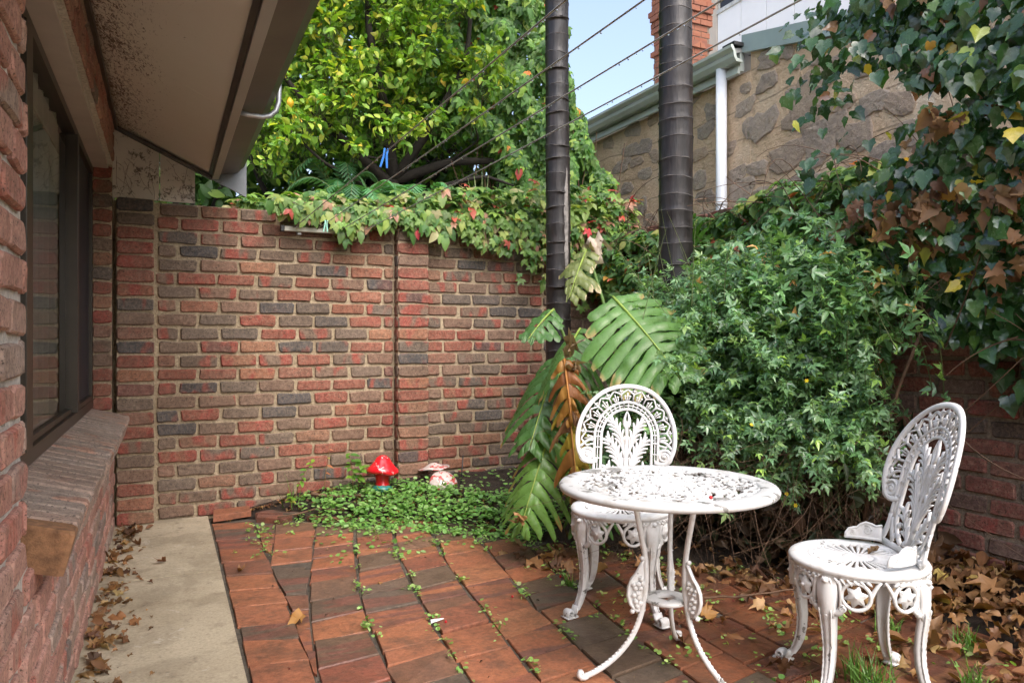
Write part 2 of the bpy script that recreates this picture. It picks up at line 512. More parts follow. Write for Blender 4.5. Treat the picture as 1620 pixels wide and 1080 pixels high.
def bevel(o, w=.004, seg=2, angle=40):
    m = o.modifiers.new('bevel', 'BEVEL'); m.width = w; m.segments = seg; m.limit_method = 'ANGLE'; m.angle_limit = R(angle)
    return o
def flat(o):
    o.data.polygons.foreach_set('use_smooth', np.zeros(len(o.data.polygons), bool)); return o
def norm(v):
    v = np.asarray(v, float)
    return v / (np.linalg.norm(v, axis=-1, keepdims=True) + 1e-12)
def ground_z(x, y):
    """height of the ground: flat paving, soil rising towards the walls behind the beds"""
    x = np.asarray(x, float); y = np.asarray(y, float)
    bed = np.clip((y - bed_edge(x)) / .75, 0, 1)
    rt = np.clip((x - 2.7) / .55, 0, 1)
    return .15 * bed ** .8 * (x > .35) + np.maximum(.12 * rt - .0, 0) * (1 - .6 * bed)
def bed_edge(x):
    return np.interp(x, [.3, .55, .84, 1.07, 1.4, 1.6, 1.8, 2.0, 2.3, 3.3], [5.1, 4.95, 4.66, 4.5, 4.3, 4.12, 3.85, 3.55, 3.0, 2.6])

# ------------------------------------------------------------------ bricks
def brick_mesh(name, L, H, proud, mat, seed, inset=.0055, rag=.0042, deep=.02):
    """face towards -Y, centre of the face at the origin on the mortar plane"""
    r = random.Random(seed)
    hx, hz = L / 2, H / 2
    cc = .20 * H
    pts = [(-hx + cc, -hz), (0, -hz), (hx - cc, -hz), (hx, -hz + cc * .55), (hx, hz - cc * .55), (hx - cc, hz), (0, hz), (-hx + cc, hz), (-hx, hz - cc * .55), (-hx, -hz + cc * .55)]
    pts = [(x + r.uniform(-rag, rag), z + r.uniform(-rag, rag)) for x, z in pts]
    V = []
    for (y, ins) in ((deep, -.001), (-proud + .006, 0), (-proud, inset)):
        for x, z in pts:
            V.append((x - math.copysign(min(ins, abs(x)), x), y + (r.uniform(-.002, .002) if ins > 0 else 0), z - math.copysign(ins, z)))
    n = len(pts); F = []
    for q in range(2):
        for i in range(n):
            j = (i + 1) % n
            F.append((q * n + i, q * n + j, (q + 1) * n + j, (q + 1) * n + i))
    F.append(tuple(2 * n + i for i in range(n)))
    me = bpy.data.meshes.new(name)
    me.from_pydata(V, [], F)
    me.materials.append(mat)
    return me
_bm = {}
def get_brick(L, H, proud, mk, nvar=7):
    L = round(L * 50) / 50
    k = (L, round(H, 3), proud, mk, random.randrange(nvar))
    if k not in _bm:
        _bm[k] = brick_mesh('brick', L, H, proud, M[mk], hash(k[:3]) % 1000 + k[4] * 17)
    return _bm[k], L
def lay_bricks(parent, face, a0, a1, z0, courses, mk, skip=None, course=.0863, pitch=.240, proud=.015, phase=0., half=True, parent_off=(0, 0, 0), name='brick', wob=.0025):
    """running bond between a0 and a1 along the wall. face: ('y-', Y) looking to -Y, ('x+', X) or ('x-', X)"""
    kind, w = face
    H = course - .0165
    for r in range(courses):
        z = z0 + (r + .5) * course
        s = a0 - (pitch / 2 if (r + int(phase)) % 2 else 0) + random.uniform(-.012, .012)
        while s < a1 - .02:
            e = s + pitch + random.uniform(-.004, .004)
            b0, b1 = max(s, a0), min(e, a1)
            s = e
            if b1 - b0 < .035: continue
            mid = (b0 + b1) / 2
            if skip and skip(mid, z): continue
            me, L = get_brick(b1 - b0 - .019, H, proud, mk)
            dz, da = random.uniform(-wob, wob), random.uniform(-wob, wob)
            pr = random.uniform(-.003, .003)
            tilt = random.uniform(-.011, .011)
            if kind == 'y-': loc, rot = (mid + da, w + pr, z + dz), (0, tilt, 0)
            elif kind == 'x+': loc, rot = (w - pr, mid + da, z + dz), (tilt, 0, R(90))
            else: loc, rot = (w + pr, mid + da, z + dz), (tilt, 0, R(-90))
            link(name, me, parent, tuple(np.subtract(loc, parent_off)), rot)

# ------------------------------------------------------------------ ground and paving
g = Geo(); g.add([(-900, -900, -.09), (900, -900, -.09), (900, 900, -.09), (-900, 900, -.09)], [(0, 1, 2, 3)])
tag(g.build('ground', M['earth']), kind='structure')

WALL_Y = 5.12
RIGHT_X = 3.30
# garden soil as a height field
xs = np.linspace(.26, RIGHT_X + .02, 110); ys = np.linspace(.2, WALL_Y + .02, 150)
X, Y = np.meshgrid(xs, ys)
bump = sum(np.sin(X * a + b) * np.cos(Y * c + d) for a, b, c, d in [(9, 1, 11, 2), (17, 3, 13, .5), (31, 2, 27, 1), (45, .3, 51, 2)]) * .004
inb = np.clip((Y - bed_edge(X)) / .12, 0, 1)
inr = np.clip((X - 2.85) / .3, 0, 1)
Zs = ground_z(X, Y) + bump * np.maximum(inb, inr) - .022 * (1 - np.maximum(inb, inr))
nx, ny = len(xs), len(ys)
g = Geo(); g.add(np.stack([X, Y, Zs], -1).reshape(-1, 3), [(j * nx + i, j * nx + i + 1, (j + 1) * nx + i + 1, (j + 1) * nx + i) for j in range(ny - 1) for i in range(nx - 1)])
tag(g.build('garden_soil', M['soil']), kind='structure')

# concrete path beside the house
path = empty('concrete_path'); tag(path, kind='structure')
for (y0, y1, dz) in ((3.876, 5.1, .004), (1.6, 3.864, 0.), (-2, 1.59, 0.)):
    g = Geo(); g.box((-.30, y0, -.08), (.243, y1, .0 + dz))
    g.build('slab', M['concrete'], path, smooth=False)

# concrete apron added unseen behind the viewpoint to bounce light onto the soffit
reflector = empty('concrete_reflector'); tag(reflector, kind='structure')
for (y0, y1) in ((-2., -.605), (-.6, 1.0)):
    g = Geo(); g.box((.26, y0, -.08), (3.285, y1, .004)); g.build('slab', M['concrete'], reflector, smooth=False)
# paving: brick pavers in fanned columns over a sand bed
paving = empty('paving'); tag(paving, kind='structure')
g = Geo()
g.add([(.245, -1.5, -.010), (3.29, -1.5, -.010), (3.29, 3.0, -.010), (2.3, 3.3, -.010), (1.4, 4.36, -.010), (.84, 4.74, -.010), (.245, 5.08, -.010)], [(0, 1, 2, 3, 4, 5, 6)])
g.build('sand_bed', M['sand'], paving)
def curve(pts):
    pts = sorted(pts, key=lambda p: p[1])
    return lambda y: np.interp(y, [p[1] for p in pts], [p[0] for p in pts])
jE = curve([(.255, -1), (.255, 6)])
jA = curve([(.42, -1), (.447, 2.46), (.468, 3.12), (.470, 3.7), (.475, 3.86), (.484, 4.47), (.50, 5.2)])
jB = curve([(.47, 3.75), (.478, 3.86), (.565, 4.43), (.65, 5.0)])
jC = curve([(.425, -1), (.452, 2.46), (.515, 2.96), (.581, 3.40), (.692, 3.94), (.834, 4.63), (.93, 5.1)])
jD = curve([(.63, -1), (.675, 2.4), (.715, 2.81), (.765, 3.175), (.861, 3.674), (1.032, 4.466), (1.15, 5)])
jF1 = curve([(.86, -1), (.904, 2.284), (.97, 2.888), (1.016, 3.234), (1.098, 3.751), (1.231, 4.307), (1.33, 4.7)])
jF = curve([(1.05, -1), (1.118, 2.184), (1.19, 2.815), (1.226, 3.10), (1.29, 3.565), (1.395, 4.045), (1.50, 4.5)])
jG = curve([(1.28, -1), (1.35, 2.2), (1.409, 2.775), (1.48, 3.172), (1.54, 3.544), (1.607, 3.946), (1.70, 4.4)])
jH = curve([(1.50, -1), (1.59, 2.24), (1.655, 2.79), (1.715, 3.2), (1.79, 3.6), (1.86, 4.0)])
cols = [(jE, jA), (jA, jB), (jB, jC), (jA, jC), (jC, jD), (jD, jF1), (jF1, jF), (jF, jG), (jG, jH)]
def shifted(c, d, k):
    return lambda y: c(y) + d + k * (y - 2.2)
prev = jH
for i in range(1, 7):
    nx_ = shifted(jH, .232 * i, .006 * i)
    cols.append((prev, nx_)); prev = nx_
n_pav = 0
def paver(quad, top, par):
    """quad: four ground corners; a bevelled block with its own origin"""
    q = np.array(quad) + rng.normal(0, .0036, (4, 2)); c = q.mean(0)
    d = q - c
    tip = rng.normal(0, .0036, 4)
    V = []
    for z, k in ((-.045, 1.), (-.005, 1.), (0., .978)):
        for i in range(4):
            V.append((d[i, 0] * k, d[i, 1] * k, z + (tip[i] if z > -.04 else 0)))
    F = [(a * 4 + i, a * 4 + (i + 1) % 4, a * 4 + 4 + (i + 1) % 4, a * 4 + 4 + i) for a in range(2) for i in range(4)] + [(8, 9, 10, 11)]
    me = bpy.data.meshes.new('paver'); me.from_pydata(V, [], F); me.materials.append(M['paver'])
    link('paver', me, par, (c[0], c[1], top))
for ci, (lo, hi) in enumerate(cols):
    y = 1.03 + random.uniform(0, .1) if ci > 8 else 1.3 + random.uniform(0, .2)
    if ci == 1: y = 3.90
    if ci == 2: y = 3.86
    yend = {0: 5.02, 1: 4.80, 2: 4.78}.get(ci, 9)
    if ci == 3:
        y, yend = 2.30, 3.86
    skew = [-.05, -.04, -.02, -.02, .02, .04, .045, .05, .05][ci] if ci < 9 else .05
    while True:
        ln = random.choice([.225, .20, .235, .17, .24, .115, .19] if ci > 3 else [.225, .23, .20, .15, .18, .24])
        y2 = y + ln
        xm = float((lo(y) + hi(y)) / 2)
        if y2 > yend + .02 or y2 > bed_edge(xm) + .02 or xm > 3.2: break
        if xm > 2.92: break
        gp = .0028
        wide = {4: .008, 5: .007, 6: .008, 7: .006}.get(ci, .004)
        if ci == 3 and hi(y2) - lo(y2) < .022: y = y2; continue
        xa, xb = float(lo(y) + wide * .6), float(hi(y) - wide * .6)
        xc, xd = float(hi(y2) - wide * .6), float(lo(y2) + wide * .6)
        if xb - xa > .006 and xc - xd > .008:
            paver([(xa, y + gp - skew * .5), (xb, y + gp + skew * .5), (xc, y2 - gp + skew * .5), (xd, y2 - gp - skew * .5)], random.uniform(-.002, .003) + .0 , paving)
        y = y2 + random.uniform(.001, .004)
for q, tz in (([(.262, 4.90), (.50, 4.965), (.49, 5.075), (.262, 5.02)], .05), ([(.52, 4.93), (.74, 4.80), (.80, 4.87), (.60, 5.02)], .03), ([(.51, 4.83), (.66, 4.70), (.72, 4.78), (.53, 4.91)], .022)):
    paver(q, tz, paving)
# edging course laid along the bed
ex = [.80, 1.02, 1.25, 1.47, 1.66, 1.83]
for a, b in zip(ex[:-1], ex[1:]):
    ya, yb = float(bed_edge(a)), float(bed_edge(b))
    tx, ty = b - a, yb - ya; l = math.hypot(tx, ty); nx2, ny2 = -ty / l * .10, tx / l * .10
    paver([(a + .004, ya + .03), (b - .004, yb + .03), (b - .004 + nx2, yb + .03 + ny2), (a + .004 + nx2, ya + .03 + ny2)], .018, paving)

# ------------------------------------------------------------------ back garden wall
COURSE = .0863
NC = 23
TOP = COURSE * NC
bw = empty('garden_wall', (1.5, WALL_Y, 0), 0, 'red and grey clinker brick garden wall with two piers behind the bed', 'wall')
bo = (1.5, WALL_Y, 0)
g = Geo(); g.box((-.29 - 1.5, .0, -.1), (RIGHT_X + .25 - 1.5, .23, TOP - .004))
g.build('mortar', M['mortar'], bw, smooth=False)
P1 = (-.272, -.058, 5.022); P2 = (1.472, 1.702, 5.035)
for x0, x1, yf in (P1, P2):
    h = Geo(); h.box((x0 + .006 - 1.5, yf - WALL_Y, -.05), (x1 - .006 - 1.5, .012, TOP - .004))
    h.build('mortar', M['mortar'], bw, smooth=False)
    for r in range(NC):
        z = (r + .5) * COURSE
        me, L = get_brick(x1 - x0 - .010, COURSE - .015, .015, 'brick', 9)
        link('brick', me, bw, ((x0 + x1) / 2 - 1.5, yf - WALL_Y + random.uniform(-.003, .003), z), (0, random.uniform(-.006, .006), 0))
def retbrick(px, yf, sgn):
    for r in range(NC):
        me, L = get_brick(max(.04, WALL_Y - yf - .012), COURSE - .012, .006, 'brick', 3)
        link('brick', me, bw, (px - 1.5, (yf + WALL_Y) / 2 - WALL_Y, (r + .5) * COURSE), (0, 0, R(-90) if sgn < 0 else R(90)))
retbrick(P2[0] + .004, P2[2], -1)
lay_bricks(bw, ('y-', WALL_Y), P1[1] + .004, P2[0] - .004, 0, NC, 'brick', parent_off=bo)
lay_bricks(bw, ('y-', WALL_Y), P2[1] + .004, 2.66, 0, NC, 'brick', phase=1, parent_off=bo)
lay_bricks(bw, ('y-', WALL_Y), 2.66, RIGHT_X, 2 * COURSE * 6, NC - 12, 'brick', phase=1, parent_off=bo)

# ------------------------------------------------------------------ right garden wall
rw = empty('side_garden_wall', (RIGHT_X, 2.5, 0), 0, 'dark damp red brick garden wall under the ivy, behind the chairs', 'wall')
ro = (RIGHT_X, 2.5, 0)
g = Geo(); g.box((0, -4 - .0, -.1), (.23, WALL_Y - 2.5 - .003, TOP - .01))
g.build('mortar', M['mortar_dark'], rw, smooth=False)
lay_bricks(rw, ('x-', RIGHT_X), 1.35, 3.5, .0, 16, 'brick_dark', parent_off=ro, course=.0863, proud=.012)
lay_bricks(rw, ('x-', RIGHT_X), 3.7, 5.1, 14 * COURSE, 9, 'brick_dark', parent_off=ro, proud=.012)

# ------------------------------------------------------------------ the house on the left
HX = -.287
house = empty('house', (HX, 2.0, 0), 0, 'salmon brick house with wide window, brick sill and raked eave', 'house')
ho = (HX, 2.0, 0)
def hp(x, y, z): return (x - HX, y - 2.0, z)
def hbox(name, lo, hi, mk, bev=0., parent=house):
    q = Geo(); q.box(hp(*lo), hp(*hi)); o = q.build(name, M[mk], parent, smooth=False)
    if bev: bevel(o, bev)
    return o
W0, W1 = 1.915, 5.02          # window opening along the wall
SILL_Z, HEAD_Z, EAVE_Z = .66, 2.145, 2.43
hbox('wall', (HX - .11, -2.5, -.1), (HX, W0, EAVE_Z), 'mortar_house')
hbox('wall', (HX - .11, W0 + .003, -.1), (HX, WALL_Y + .2, .60), 'mortar_house')
hbox('wall', (HX - .11, W0 + .003, HEAD_Z + .028), (HX - .002, WALL_Y + .2, EAVE_Z), 'mortar_house')
hbox('wall', (HX - .11, W1 + .004, .603), (HX - .004, WALL_Y + .2, HEAD_Z + .025), 'mortar')
lay_bricks(house, ('x+', HX), 1.15, W0, 0, 28, 'brick_house', parent_off=ho, pitch=.240, proud=.013)
lay_bricks(house, ('x+', HX), W0 + .01, 5.0, 0, 7, 'brick_house', parent_off=ho, proud=.013)
lay_bricks(house, ('x+', HX), W0 + .01, 5.02, HEAD_Z + .03, 3, 'brick_house', parent_off=ho, proud=.010, course=.0865)
# far reveal of the opening: headers looking at the camera
for r in range(17):
    z = .70 + (r + .5) * COURSE
    me, L = get_brick(.10, COURSE - .012, .012, 'brick', 6)
    link('brick', me, house, hp(HX - .055, W1 + .002, z), (0, random.uniform(-.008, .008), 0))
# sloping sill of bricks on edge
sill = empty('sill'); sill.parent = house
q = Geo(); q.prism([(-.50 - HX, .60), (HX + .055 - HX, .60), (HX + .075 - HX, .660), (-.40 - HX, .718), (-.50 - HX, .73)], 1, .02, W1 - 2.0 - .0)
q.build('mortar', M['mortar_house'], sill, smooth=False)
sl = math.atan2(.052, .19)
n_s = 35
for i in range(n_s):
    yy = 2.045 + (i) * (W1 - 2.03 - .05) / (n_s - 1)
    v = []
    Lx, Hy, T = .235, .074, .105
    r_ = random.Random(i)
    pts = [(-Lx / 2, -Hy / 2), (Lx / 2 - .01, -Hy / 2), (Lx / 2, -Hy / 2 + .008), (Lx / 2, Hy / 2 - .008), (Lx / 2 - .01, Hy / 2), (-Lx / 2, Hy / 2)]
    rings = [(-T, 0), (-.010, 0), (0, .006)]
    for z, ins in rings:
        for (a, b) in pts:
            v.append((a - math.copysign(ins, a) + r_.uniform(-.003, .003), b - math.copysign(ins, b) + r_.uniform(-.002, .002), z + r_.uniform(-.0025, .0025)))
    n = 6
    F = [(a * n + k, a * n + (k + 1) % n, a * n + n + (k + 1) % n, a * n + n + k) for a in range(2) for k in range(n)] + [tuple(range(12, 18)), tuple(range(0, 6))[::-1]]
    me = bpy.data.meshes.new('brick'); me.from_pydata(v, [], F); me.materials.append(M['sill_brick'] if i else M['sill_end'])
    link('brick', me, sill, hp(-.305 + random.uniform(-.003, .003), yy, .6975 + random.uniform(-.002, .002)), (0, sl, 0))
# lintel, window, room
hbox('lintel', (-.42, W0 - .1, HEAD_Z), (HX - .022, W1 + .003, HEAD_Z + .027), 'lintel', .003)
win = empty('window'); win.parent = house
WX = -.40
def wbox(name, y0, y1, z0, z1, x0=-.03, x1=.0, mk='bronze'):
    return hbox(name, (WX + x0, y0, z0), (WX + x1, y1, z1), mk, .002, win)
wbox('frame', W0 - .05, W1, .724, .775, -.06, .012)
wbox('frame', W0 - .05, W1, HEAD_Z - .045, HEAD_Z - .002, -.06, .012)
wbox('frame', W1 - .045, W1 - .002, .776, HEAD_Z - .046, -.06, .010)
wbox('stile', 2.66, 2.78, .776, HEAD_Z - .046, -.05, .018)
wbox('stile', 2.785, 2.84, .776, HEAD_Z - .046, -.028, .006)
wbox('stile', 4.06, 4.13, .776, HEAD_Z - .046, -.03, .022)
wbox('rail', 2.842, 4.058, .776, .80, -.026, -.002)
wbox('rail', 4.132, 4.97, .776, .80, -.03, .010)
q = Geo(); q.add([hp(WX - .016, 2.84, .79), hp(WX - .016, 4.07, .79), hp(WX - .016, 4.07, HEAD_Z - .04), hp(WX - .016, 2.84, HEAD_Z - .04)], [(0, 1, 2, 3)])
q.build('pane', M['glass'], win, smooth=False)
q = Geo(); q.add([hp(WX - .016, 1.87, .78), hp(WX - .016, 2.67, .78), hp(WX - .016, 2.67, HEAD_Z - .04), hp(WX - .016, 1.87, HEAD_Z - .04)], [(0, 1, 2, 3)])
q.build('pane', M['glass'], win, smooth=False)
wbox('fly_screen', 4.13, 4.975, .80, HEAD_Z - .046, -.012, -.009, 'screen')
# room behind the glass
q = Geo(); q.box(hp(-3.2, 1.2, -.05), hp(-.47, 5.3, 2.4))
q.build('room', M['room'], house, smooth=False)
q = Geo()
cy = np.linspace(2.86, 3.95, 60)
cx = -.455 - .018 * np.sin(cy * 62) - .012 * np.sin(cy * 23)
V = [hp(cx[i], cy[i], z) for z in (.75, 1.4, 2.12) for i in range(60)]
q.add(V, [(a * 60 + i, a * 60 + i + 1, (a + 1) * 60 + i + 1, (a + 1) * 60 + i) for a in range(2) for i in range(59)])
q.build('curtain', M['curtain'], house)
# raked soffit, fascia, gutter, roof
EX, EZ = .285, 2.158
ang = math.atan2(EAVE_Z - EZ, EX - HX)
sL = math.hypot(EAVE_Z - EZ, EX - HX)
EY1 = 5.06
for y0, y1 in ((-2.5, 1.4), (1.403, 3.60), (3.603, EY1)):
    q = Geo(); q.box((0, y0, -.002), (sL, y1, .008))
    q.build('soffit', M['soffit'], house, hp(HX, 2.0 - 2.0, EAVE_Z), (0, ang, 0), smooth=False)
hbox('fascia', (EX - .018, -2.5, EZ - .012), (EX + .024, EY1 + .01, EZ + .15), 'fascia', .003)
def strip(name, mk, prof, y0, y1):
    q = Geo(); q.prism([(x - HX, z) for x, z in prof], 1, y0 - 2., y1 - 2.); return q.build(name, M[mk], house, smooth=False)
gut = strip('gutter', 'gutter', [(EX + .027, EZ + .012), (EX + .13, EZ + .030), (EX + .172, EZ + .075), (EX + .172, EZ + .165), (EX + .155, EZ + .165), (EX + .155, EZ + .085), (EX + .12, EZ + .045), (EX + .027, EZ + .03)], -2.5, EY1 - .04)
strip('eave_trim', 'gutter', [(EX - .040, EZ + .006), (EX - .0205, EZ - .004), (EX - .0205, EZ + .02), (EX - .040, EZ + .03)], -2.5, EY1)
strip('bead', 'gutter', [(HX + .002, EAVE_Z - .040), (HX + .028, EAVE_Z - .052), (HX + .028, EAVE_Z - .01), (HX + .002, EAVE_Z)], -2.5, EY1 - .03)
strip('roof', 'roof_tile', [(EX + .20, EZ + .16), (EX + .20, EZ + .20), (-4., EZ + .20 + 4.485 * math.tan(ang)), (-4., EZ + .15 + 4.485 * math.tan(ang))], -2.5, EY1 + .04)
# barge trim closing the end of the eave
q = Geo(); q.prism([(HX - HX - .1, EAVE_Z + .03), (EX + .19 - HX, EAVE_Z - .02 - (EX + .19 - HX) * math.tan(ang) + .0), (EX + .19 - HX, EZ + .19), (EX + .05 - HX, EZ + .22), (HX - HX - .1, EAVE_Z + .30)], 1, EY1 + .012 - 2.0, EY1 + .03 - 2.0)
q.build('barge', M['flashing'], house, smooth=False)
q = Geo(); q.prism([(.0, EAVE_Z - .012), (EX - .02 - HX, EAVE_Z - .012 - (EX - .02 - HX) * math.tan(ang)), (EX - .02 - HX, EAVE_Z - .034 - (EX - .02 - HX) * math.tan(ang)), (.0, EAVE_Z - .034)], 1, EY1 - .045 - 2.0, EY1 - .002 - 2.0)
q.build('eave_trim', M['gutter'], house, smooth=False)
# stained sheet closing the gable on top of the garden wall, in two pieces with a joint
def gz(x): return EAVE_Z - .02 - (x - HX) * math.tan(ang)
for x0, x1 in ((HX - .02, -.035), (-.031, .168)):
    q = Geo(); q.prism([(x0 - HX, TOP + .001), (x1 - HX, TOP + .001), (x1 - HX, gz(x1)), (x0 - HX, gz(x0))], 1, 5.075 - 2., 5.09 - 2.)
    q.build('gable_sheet', M['gable'], house, smooth=False)
# dead creeper stems on the gable sheet
q = Geo()
rr = random.Random(4)
for k in range(9):
    x = rr.uniform(-.27, .15); z = TOP + rr.uniform(0, .06)
    P = []
    dx = rr.uniform(-.03, .03)
    for j in range(7):
        P.append(hp(x, 5.068 - rr.uniform(0, .004), z)); x += dx + rr.uniform(-.02, .02); z += rr.uniform(.02, .055)
        x = max(-.27, min(.16, x)); z = min(z, gz(x) - .01)
    q.tube(P, .0009, 4)
q.build('dead_stem', M['dry_twig'], house)
# bent galvanised pipe under the gutter
pp = [(EX + .0, 3.585, EZ + .004), (EX + .06, 3.585, EZ - .004), (EX + .12, 3.585, EZ - .006), (EX + .155, 3.585, EZ + .004), (EX + .18, 3.585, EZ + .03), (EX + .192, 3.585, EZ + .07), (EX + .194, 3.585, EZ + .13), (EX + .194, 3.585, EZ + .29)]
q = Geo(); q.tube(pp, .012, 10, up=(0, 1, 0))
tag(q.build('bent_pipe', M['galv']), 'bent grey galvanised pipe fixed under the dark gutter', 'pipe')

# ------------------------------------------------------------------ stone building beyond the side wall
SX = 4.5
sb = empty('stone_building', (SX, 5, 0), 0, 'old rubble stone building with worn render, pale gutter and downpipe', 'building')
def sp(x, y, z): return (x - SX, y - 5, z)
def sbox(name, lo, hi, mk, bev=0.):
    q = Geo(); q.box(sp(*lo), sp(*hi)); o = q.build(name, M[mk], sb, smooth=False)
    if bev: bevel(o, bev)
    return o
q = Geo(); q.prism([(4.83 - 5, -.1), (9.5 - 5, -.1), (9.5 - 5, 3.42), (4.83 - 5, 3.42)], 0, 0, .45)
q.build('wall', M['render'], sb, smooth=False)
q = Geo(); q.prism([(-1.5 - 5, -.1), (4.83 - 5, -.1), (4.83 - 5, 3.62), (2.2 - 5, 3.05), (-1.5 - 5, 3.05)], 0, 0.004, .45)
q.build('wall', M['render'], sb, smooth=False)
q = Geo(); q.prism([(4.90 - 5, 3.585), (4.90 - 5, 3.735), (2.2 - 5, 3.145), (2.2 - 5, 2.995)], 0, -.035, .5)
q.build('capping', M['capping'], sb, smooth=False)
stones = [(6.611, 3.151, 0.24, 0.13), (6.362, 3.136, 0.19, 0.15), (6.18, 2.997, 0.16, 0.11), (5.331, 3.207, 0.17, 0.12), (5.404, 3.053, 0.2, 0.12), (5.493, 2.85, 0.18, 0.1), (4.886, 3.28, 0.11, 0.08), (4.899, 3.121, 0.19, 0.12), (4.835, 2.924, 0.14, 0.16), (4.688, 2.921, 0.24, 0.19), (4.641, 3.248, 0.18, 0.13), (4.617, 3.44, 0.23, 0.12), (4.336, 3.293, 0.08, 0.07), (4.137, 3.097, 0.31, 0.18), (4.39, 3.085, 0.1, 0.08), (4.261, 2.89, 0.36, 0.18), (3.932, 2.876, 0.25, 0.11), (4.067, 2.716, 0.36, 0.14), (3.775, 2.602, 0.25, 0.18), (4.097, 2.564, 0.24, 0.19), (4.423, 2.598, 0.33, 0.19), (4.989, 2.561, 0.18, 0.13), (4.937, 2.415, 0.26, 0.15), (4.761, 2.568, 0.2, 0.11), (4.283, 2.368, 0.3, 0.1), (4.097, 3.244, 0.14, 0.05), (3.951, 3.202, 0.11, 0.06), (4.434, 3.43, 0.13, 0.1), (4.057, 3.35, 0.14, 0.08), (3.635, 2.789, 0.19, 0.15), (6.793, 3.021, 0.29, 0.11), (6.514, 3.006, 0.19, 0.09), (5.493, 2.605, 0.18, 0.14), (5.741, 3.14, 0.19, 0.1), (5.404, 2.452, 0.2, 0.12), (4.664, 2.338, 0.21, 0.1), (3.999, 2.249, 0.21, 0.11), (3.739, 2.352, 0.21, 0.12), (3.669, 3.038, 0.16, 0.09), (3.534, 2.425, 0.18, 0.13), (3.42, 2.72, .2, .14), (3.3, 2.95, .2, .12), (3.35, 2.5, .2, .13), (6.0, 2.75, .2, .13), (5.85, 2.95, .15, .1), (6.35, 2.85, .2, .1)]
rs = random.Random(77)
for k in range(260):
    y, z = rs.uniform(3.2, 7.2), rs.uniform(2.1, 3.4)
    w, h = rs.uniform(.10, .26), rs.uniform(.07, .15)
    if all(abs(y - a) > (w + c) * .66 or abs(z - b) > (h + d) * .68 for a, b, c, d in stones) and z + h / 2 < 3.05 + (y - 2.2) * .2 - .1 * (y > 4.8) * (y - 4.8) and abs(y - 5.096) > .0:
        stones.append((y, z, w, h))
for i, (y, z, w, h) in enumerate(stones):
    w *= 1.2; h *= 1.22
    r_ = random.Random(i * 7 + 1)
    n = 11
    ring = []
    ph = r_.uniform(0, 6)
    for k in range(n):
        a = 2 * math.pi * k / n
        rad = 1 + .16 * math.sin(2 * a + ph) + .10 * math.sin(3 * a + 2 * ph) + r_.uniform(-.14, .14)
        sq = (abs(math.cos(a)) ** 4 + abs(math.sin(a)) ** 4) ** -.25
        ring.append((rad * sq * math.cos(a) * w / 2, rad * sq * math.sin(a) * h / 2))
    V = []
    for dx, k in ((.02, 1.0), (-.002, 1.0), (-.007, .93), (-.010, .5)):
        for (a, b) in ring:
            V.append((dx + (r_.uniform(-.003, .003) if k < 1 else 0), a * k, b * k))
    V.append((-.011, 0, 0))
    F = [(q_ * n + k, q_ * n + n + k, q_ * n + n + (k + 1) % n, q_ * n + (k + 1) % n) for q_ in range(3) for k in range(n)] + [(3 * n + k, 4 * n, 3 * n + (k + 1) % n) for k in range(n)]
    me = bpy.data.meshes.new('stone'); me.from_pydata(V, [], F); me.materials.append(M['stone'])
    link('stone', me, sb, sp(SX, y, z))
# fascia + ogee gutter
def sstrip(name, mk, prof, y0, y1, par=None):
    q = Geo(); q.prism([(x - SX, z) for x, z in prof], 1, y0 - 5, y1 - 5); return q.build(name, M[mk], par or sb, smooth=False)
# prism across axis 1 takes (x, z)
sstrip('fascia', 'gutter_pale', [(SX - .045, 3.43), (SX - .001, 3.43), (SX - .001, 3.60), (SX - .045, 3.60)], 4.905, 9.5)
sstrip('cornice', 'gutter_pale', [(SX - .075, 3.405), (SX - .046, 3.405), (SX - .046, 3.46), (SX - .062, 3.47)], 4.905, 9.5)
sstrip('gutter', 'gutter_pale', [(SX - .05, 3.49), (SX - .12, 3.49), (SX - .145, 3.53), (SX - .15, 3.57), (SX - .175, 3.60), (SX - .175, 3.625), (SX - .155, 3.625), (SX - .13, 3.58), (SX - .11, 3.52), (SX - .05, 3.51)], 4.87, 9.5)
q = Geo(); q.tube([sp(SX - .085, 5.096, 3.495), sp(SX - .085, 5.096, 1.0)], .047, 16, up=(0, 1, 0)); q.build('downpipe', M['downpipe'], sb)
q = Geo(); q.tube([sp(SX - .085, 5.096, 2.30), sp(SX - .085, 5.096, 2.34)], .051, 16, up=(0, 1, 0)); q.build('pipe_collar', M['downpipe'], sb)
q = Geo(); q.prism([(-.15, 3.60), (3.4, 4.45), (3.4, 4.40), (-.15, 3.56)], 1, 4.9 - 5, 9.5 - 5); q.build('roof', M['roof_metal'], sb, smooth=False)
q = Geo(); q.box(sp(SX - .14, 4.872, 3.63), sp(SX + .2, 5.02, 3.66)); q.build('roof_flashing', M['black'], sb, (0, 0, 0), (0, 0, 0), smooth=False)

# chimney
ch = empty('chimney', (6.95, 8.9, 3.4), 0, 'tall red brick chimney with corbelled top beside the white building', 'chimney')
q = Geo(); cw = .29
q.box((-cw + .006, -cw + .006, 0), (cw - .006, cw - .006, 3.2)); q.build('mortar', M['mortar_dark'], ch, smooth=False)
q = Geo(); rr = random.Random(3)
for r in range(34):
    z0 = r * .086; ext = .0
    if r >= 27: ext = .03 if r < 29 else (.06 if r < 31 else .02)
    if r in (23,): ext = .035
    w = cw + ext
    for side in range(2):
        s0 = -w - (.06 if r % 2 else .18)
        while s0 < w:
            a, b = max(s0 + .006, -w), min(s0 + .234, w); s0 += .24
            if b - a < .04: continue
            j = rr.uniform(-.003, .003)
            if side == 0: q.box((a, -w + j, z0 + .006), (b, -w + .1, z0 + .080))
            else: q.box((-w + j, a, z0 + .006), (-w + .1, b, z0 + .080))
